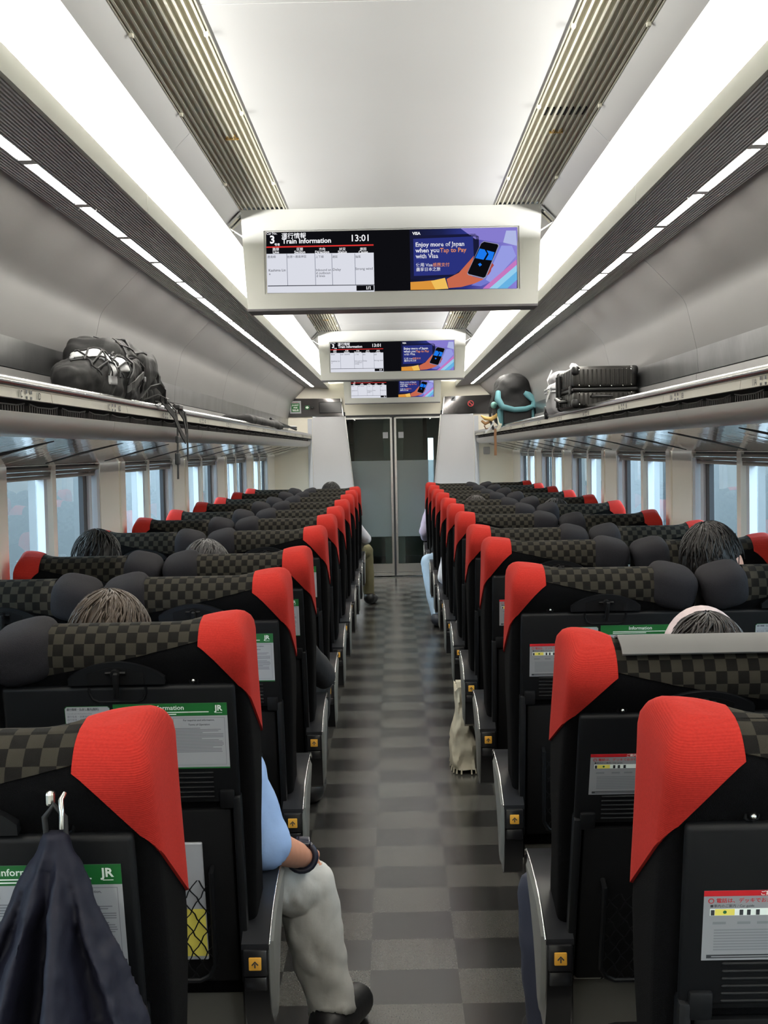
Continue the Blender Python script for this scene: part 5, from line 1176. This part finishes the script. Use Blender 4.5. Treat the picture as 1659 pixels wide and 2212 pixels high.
MB().ribbon([(-0.16, -0.12, 0.30), (-0.20, -0.14, 0.18), (-0.195, -0.14, 0.06), (-0.17, -0.15, -0.02)], (0.022, 0, 0), 0.004).build('webbing_strap', 'webbing', r)
MB().ribbon([(-0.155, -0.15, -0.01), (-0.158, -0.155, -0.08), (-0.156, -0.15, -0.16), (-0.158, -0.15, -0.24)], (0.022, 0, 0), 0.004).build('hanging_strap', mat('tan_strap', (132, 96, 66), 0.7), r)
MB().tube([(-0.275, -0.13, 0.105), (-0.24, -0.14, 0.08), (-0.19, -0.145, 0.072), (-0.14, -0.14, 0.10), (-0.125, -0.14, 0.14)], [0.006, 0.016, 0.02, 0.018, 0.010], 10).build('curved_charm', 'straw', r, smooth=60)
MB().tube([(-0.27, -0.12, 0.06), (-0.24, -0.13, 0.035), (-0.20, -0.13, 0.05)], [0.010, 0.016, 0.010], 8).build('curved_charm', mat('wood_charm', (150, 112, 70), 0.6), r, smooth=60)
MB().tube([(-0.25, -0.13, 0.02), (-0.235, -0.13, -0.01), (-0.19, -0.13, -0.005)], 0.005, 8).build('cord', mat('tan_strap', (132, 96, 66), 0.7), r, smooth=60)
MB().ribbon([(-0.165, -0.17, 0.05), (-0.20, -0.18, 0.0), (-0.245, -0.18, -0.04)], (0.0, 0.0, 0.02), 0.004).build('white_tag', 'net_white', r)

# ================================================================== THINGS AMONG THE SEATS
# ---- jacket hanging from the coat hook of the nearest seat
jk = empty('jacket', (-0.412, 1.50, 1.035)); tag(jk, 'dark navy jacket hanging from the coat hook of a seat back', 'jacket')
m_ = mat('jacket_navy', (20, 21, 33), 0.62, bump=0.2, bscale=70, noise=0.1, nscale=12, spec=0.2)
b = MB(); n, m = 96, 50; vs = []
for i in range(m + 1):
    t = i / m; z = -0.50 * t + 0.012
    hw = 0.013 + 0.235 * t; hd = 0.014 + 0.075 * t ** 0.85
    cx = -0.02 * t
    for j in range(n):
        a = 2 * PI * j / n
        f_ = math.sin(9 * a + 0.8 + 0.7 * t); f_ = math.copysign(abs(f_) ** 0.6, f_)
        k = 1 + 0.85 * f_ * min(1, t * 4) + 0.15 * math.sin(13 * a + 4 * t) * min(1, t * 3) + 0.18 * mnoise.noise(Vector((math.cos(a) * 2, math.sin(a) * 2, t * 5)))
        vs.append((cx + hw * math.cos(a) * (1 + 0.14 * mnoise.noise(Vector((math.cos(a) * 2, t * 5, 4)))), -0.014 - 0.035 * t + hd * math.sin(a) * k, z + 0.02 * math.sin(3 * a) * t))
b.add(vs, [(i * n + j, i * n + (j + 1) % n, (i + 1) * n + (j + 1) % n, (i + 1) * n + j) for i in range(m) for j in range(n)] + [tuple(range(n)), tuple(range((m + 1) * n - 1, m * n - 1, -1))])
b.capsule((0.05, -0.055, -0.22), (0.105, -0.085, -0.36), 0.022, 0.036, 16, 5); b.capsule((0.105, -0.085, -0.36), (0.165, -0.07, -0.44), 0.036, 0.030, 16, 5)
b.capsule((-0.06, -0.05, -0.24), (-0.12, -0.10, -0.44), 0.020, 0.040, 16, 5)
obj('body', solid_remesh(b, 0.0042, 2, 0.005, 22, 2.0), m_, jk)
MB().tube([(0.165 + 0.033 * math.cos(t_), -0.07 + 0.030 * math.sin(t_), -0.455 + 0.022 * math.cos(t_)) for t_ in [k_ * PI / 10 for k_ in range(21)]], 0.004, 6).build('cuff', m_, jk, smooth=60)
MB().tube([(0.012, -0.012, 0.0), (0.012, -0.014, 0.03), (0.0, -0.016, 0.045), (-0.012, -0.014, 0.03), (-0.010, -0.012, 0.0)], 0.0035, 8).build('hanger_loop', 'webbing', jk, smooth=60)
MB().tube([(0.010, -0.006, 0.055), (0.010, -0.022, 0.052), (0.012, -0.028, 0.04), (0.011, -0.026, 0.02)], 0.0032, 8).build('clip', 'metal_pin', jk, smooth=60)
MB().rbox((-0.006, -0.006, 0.05), (0.011, 0.012, 0.018), 0.004, 2).build('clip', 'metal_pin', jk)
# ---- cream tote on the floor by an armrest
tt = empty('tote_bag', (0.298, 6.0, 0.0)); tag(tt, 'cream canvas tote bag standing on the floor against an armrest', 'bag')
m_ = mat('canvas_cream', (196, 190, 170), 0.85, bump=0.4, bscale=30, noise=0.05, nscale=15)
b = MB(); n, m = 40, 34; vs = []
for i in range(m + 1):
    t = i / m; z = 0.02 + 0.36 * t
    hw = 0.062 - 0.034 * max(0, min(1, (t - 0.32) / 0.3)); hd = 0.16 - 0.05 * t; cx = -0.018 * t + 0.0
    for j in range(n):
        a = 2 * PI * j / n; c_, s_ = math.cos(a), math.sin(a); q = lambda v: math.copysign(abs(v) ** 0.6, v)
        k = 1 + 0.16 * mnoise.noise(Vector((c_ * 1.5, s_ * 1.5, t * 5))) + 0.10 * mnoise.noise(Vector((c_ * 4, s_ * 4, t * 9)))
        vs.append((cx + hw * q(c_) * k, hd * q(s_) * k, z + 0.012 * math.sin(a * 3) * t))
b.add(vs, [(i * n + j, i * n + (j + 1) % n, (i + 1) * n + (j + 1) % n, (i + 1) * n + j) for i in range(m) for j in range(n)] + [tuple(range(n)), tuple(range((m + 1) * n - 1, m * n - 1, -1))])
b.build('body', m_, tt, smooth=50)
for i in range(18):
    a = 2 * PI * i / 18; x, y = 0.064 * math.copysign(abs(math.cos(a)) ** 0.6, math.cos(a)), 0.165 * math.copysign(abs(math.sin(a)) ** 0.6, math.sin(a))
    MB().tube([(x, y, 0.026), (x * 1.05, y * 1.03, 0.0035)], 0.004, 5).build('fringe', m_, tt)
MB().ribbon([(-0.02, -0.06, 0.37), (-0.02, -0.03, 0.40), (-0.02, 0.03, 0.40), (-0.02, 0.06, 0.37)], (0.03, 0, 0), 0.004).build('handle', m_, tt)
# ---- black shoulder bag hanging over an armrest
bg = empty('shoulder_bag', (0.345, 6.93, 0.34)); tag(bg, 'bulging black shoulder bag resting on the aisle armrest', 'bag')
b = MB(); b.ellipsoid((0, 0, 0.12), (0.062, 0.15, 0.11)); b.ellipsoid((0.0, 0.03, 0.04), (0.05, 0.13, 0.07)); obj('body', soft(b, 0.009, 3, 0.008, 14, 3.0), 'nylon_black', bg)
MB().ribbon([(0.0, -0.12, 0.17), (0.04, -0.05, 0.26), (0.05, 0.05, 0.26), (0.0, 0.12, 0.18)], (0.025, 0, 0), 0.004).build('strap', 'webbing', bg)
# ---- magazines in the seat pockets
for k_, (x, y, label, c1) in enumerate(((-0.50, ROWY(1), 'white and yellow magazine in the net pocket of a seat back', 'card_yellow'), (0.66, ROWY(1), 'pale magazine in the net pocket behind a reclined seat', 'card_grey'))):
    mg = empty('magazine', (x, y + 0.055 - (0.012 if k_ else 0), 0.43)); tag(mg, label, 'magazine'); mg.rotation_euler = (TILT, 0, 0)
    MB().rbox((0, -0.012, 0.135), (0.17, 0.008, 0.27), 0.002, 1).build('cover', 'card_white', mg)
    MB().bb(-0.084, 0.084, -0.0165, -0.0162, 0.01, 0.12).build('cover_band', c1, mg)
# ---- pale cloth over the reclined headrest
hb_ = SEATS[(1, 1, 'a')]
cl = MB(); pts = [(0.0, -0.052, 0.7555), (0.0, -0.035, 0.7615), (0.0, -0.0175, 0.762), (0.0, 0.01, 0.759), (0.0, 0.035, 0.742), (0.0, 0.05, 0.70), (0.0, 0.052, 0.62)]
cl.ribbon([(0.045, p[1], p[2] - 0.001) for p in pts], (0.395, 0, 0), 0.004)
o = cl.build('head_cloth', mat('cloth_pale', (92, 91, 90), 0.9), hb_, smooth=60)
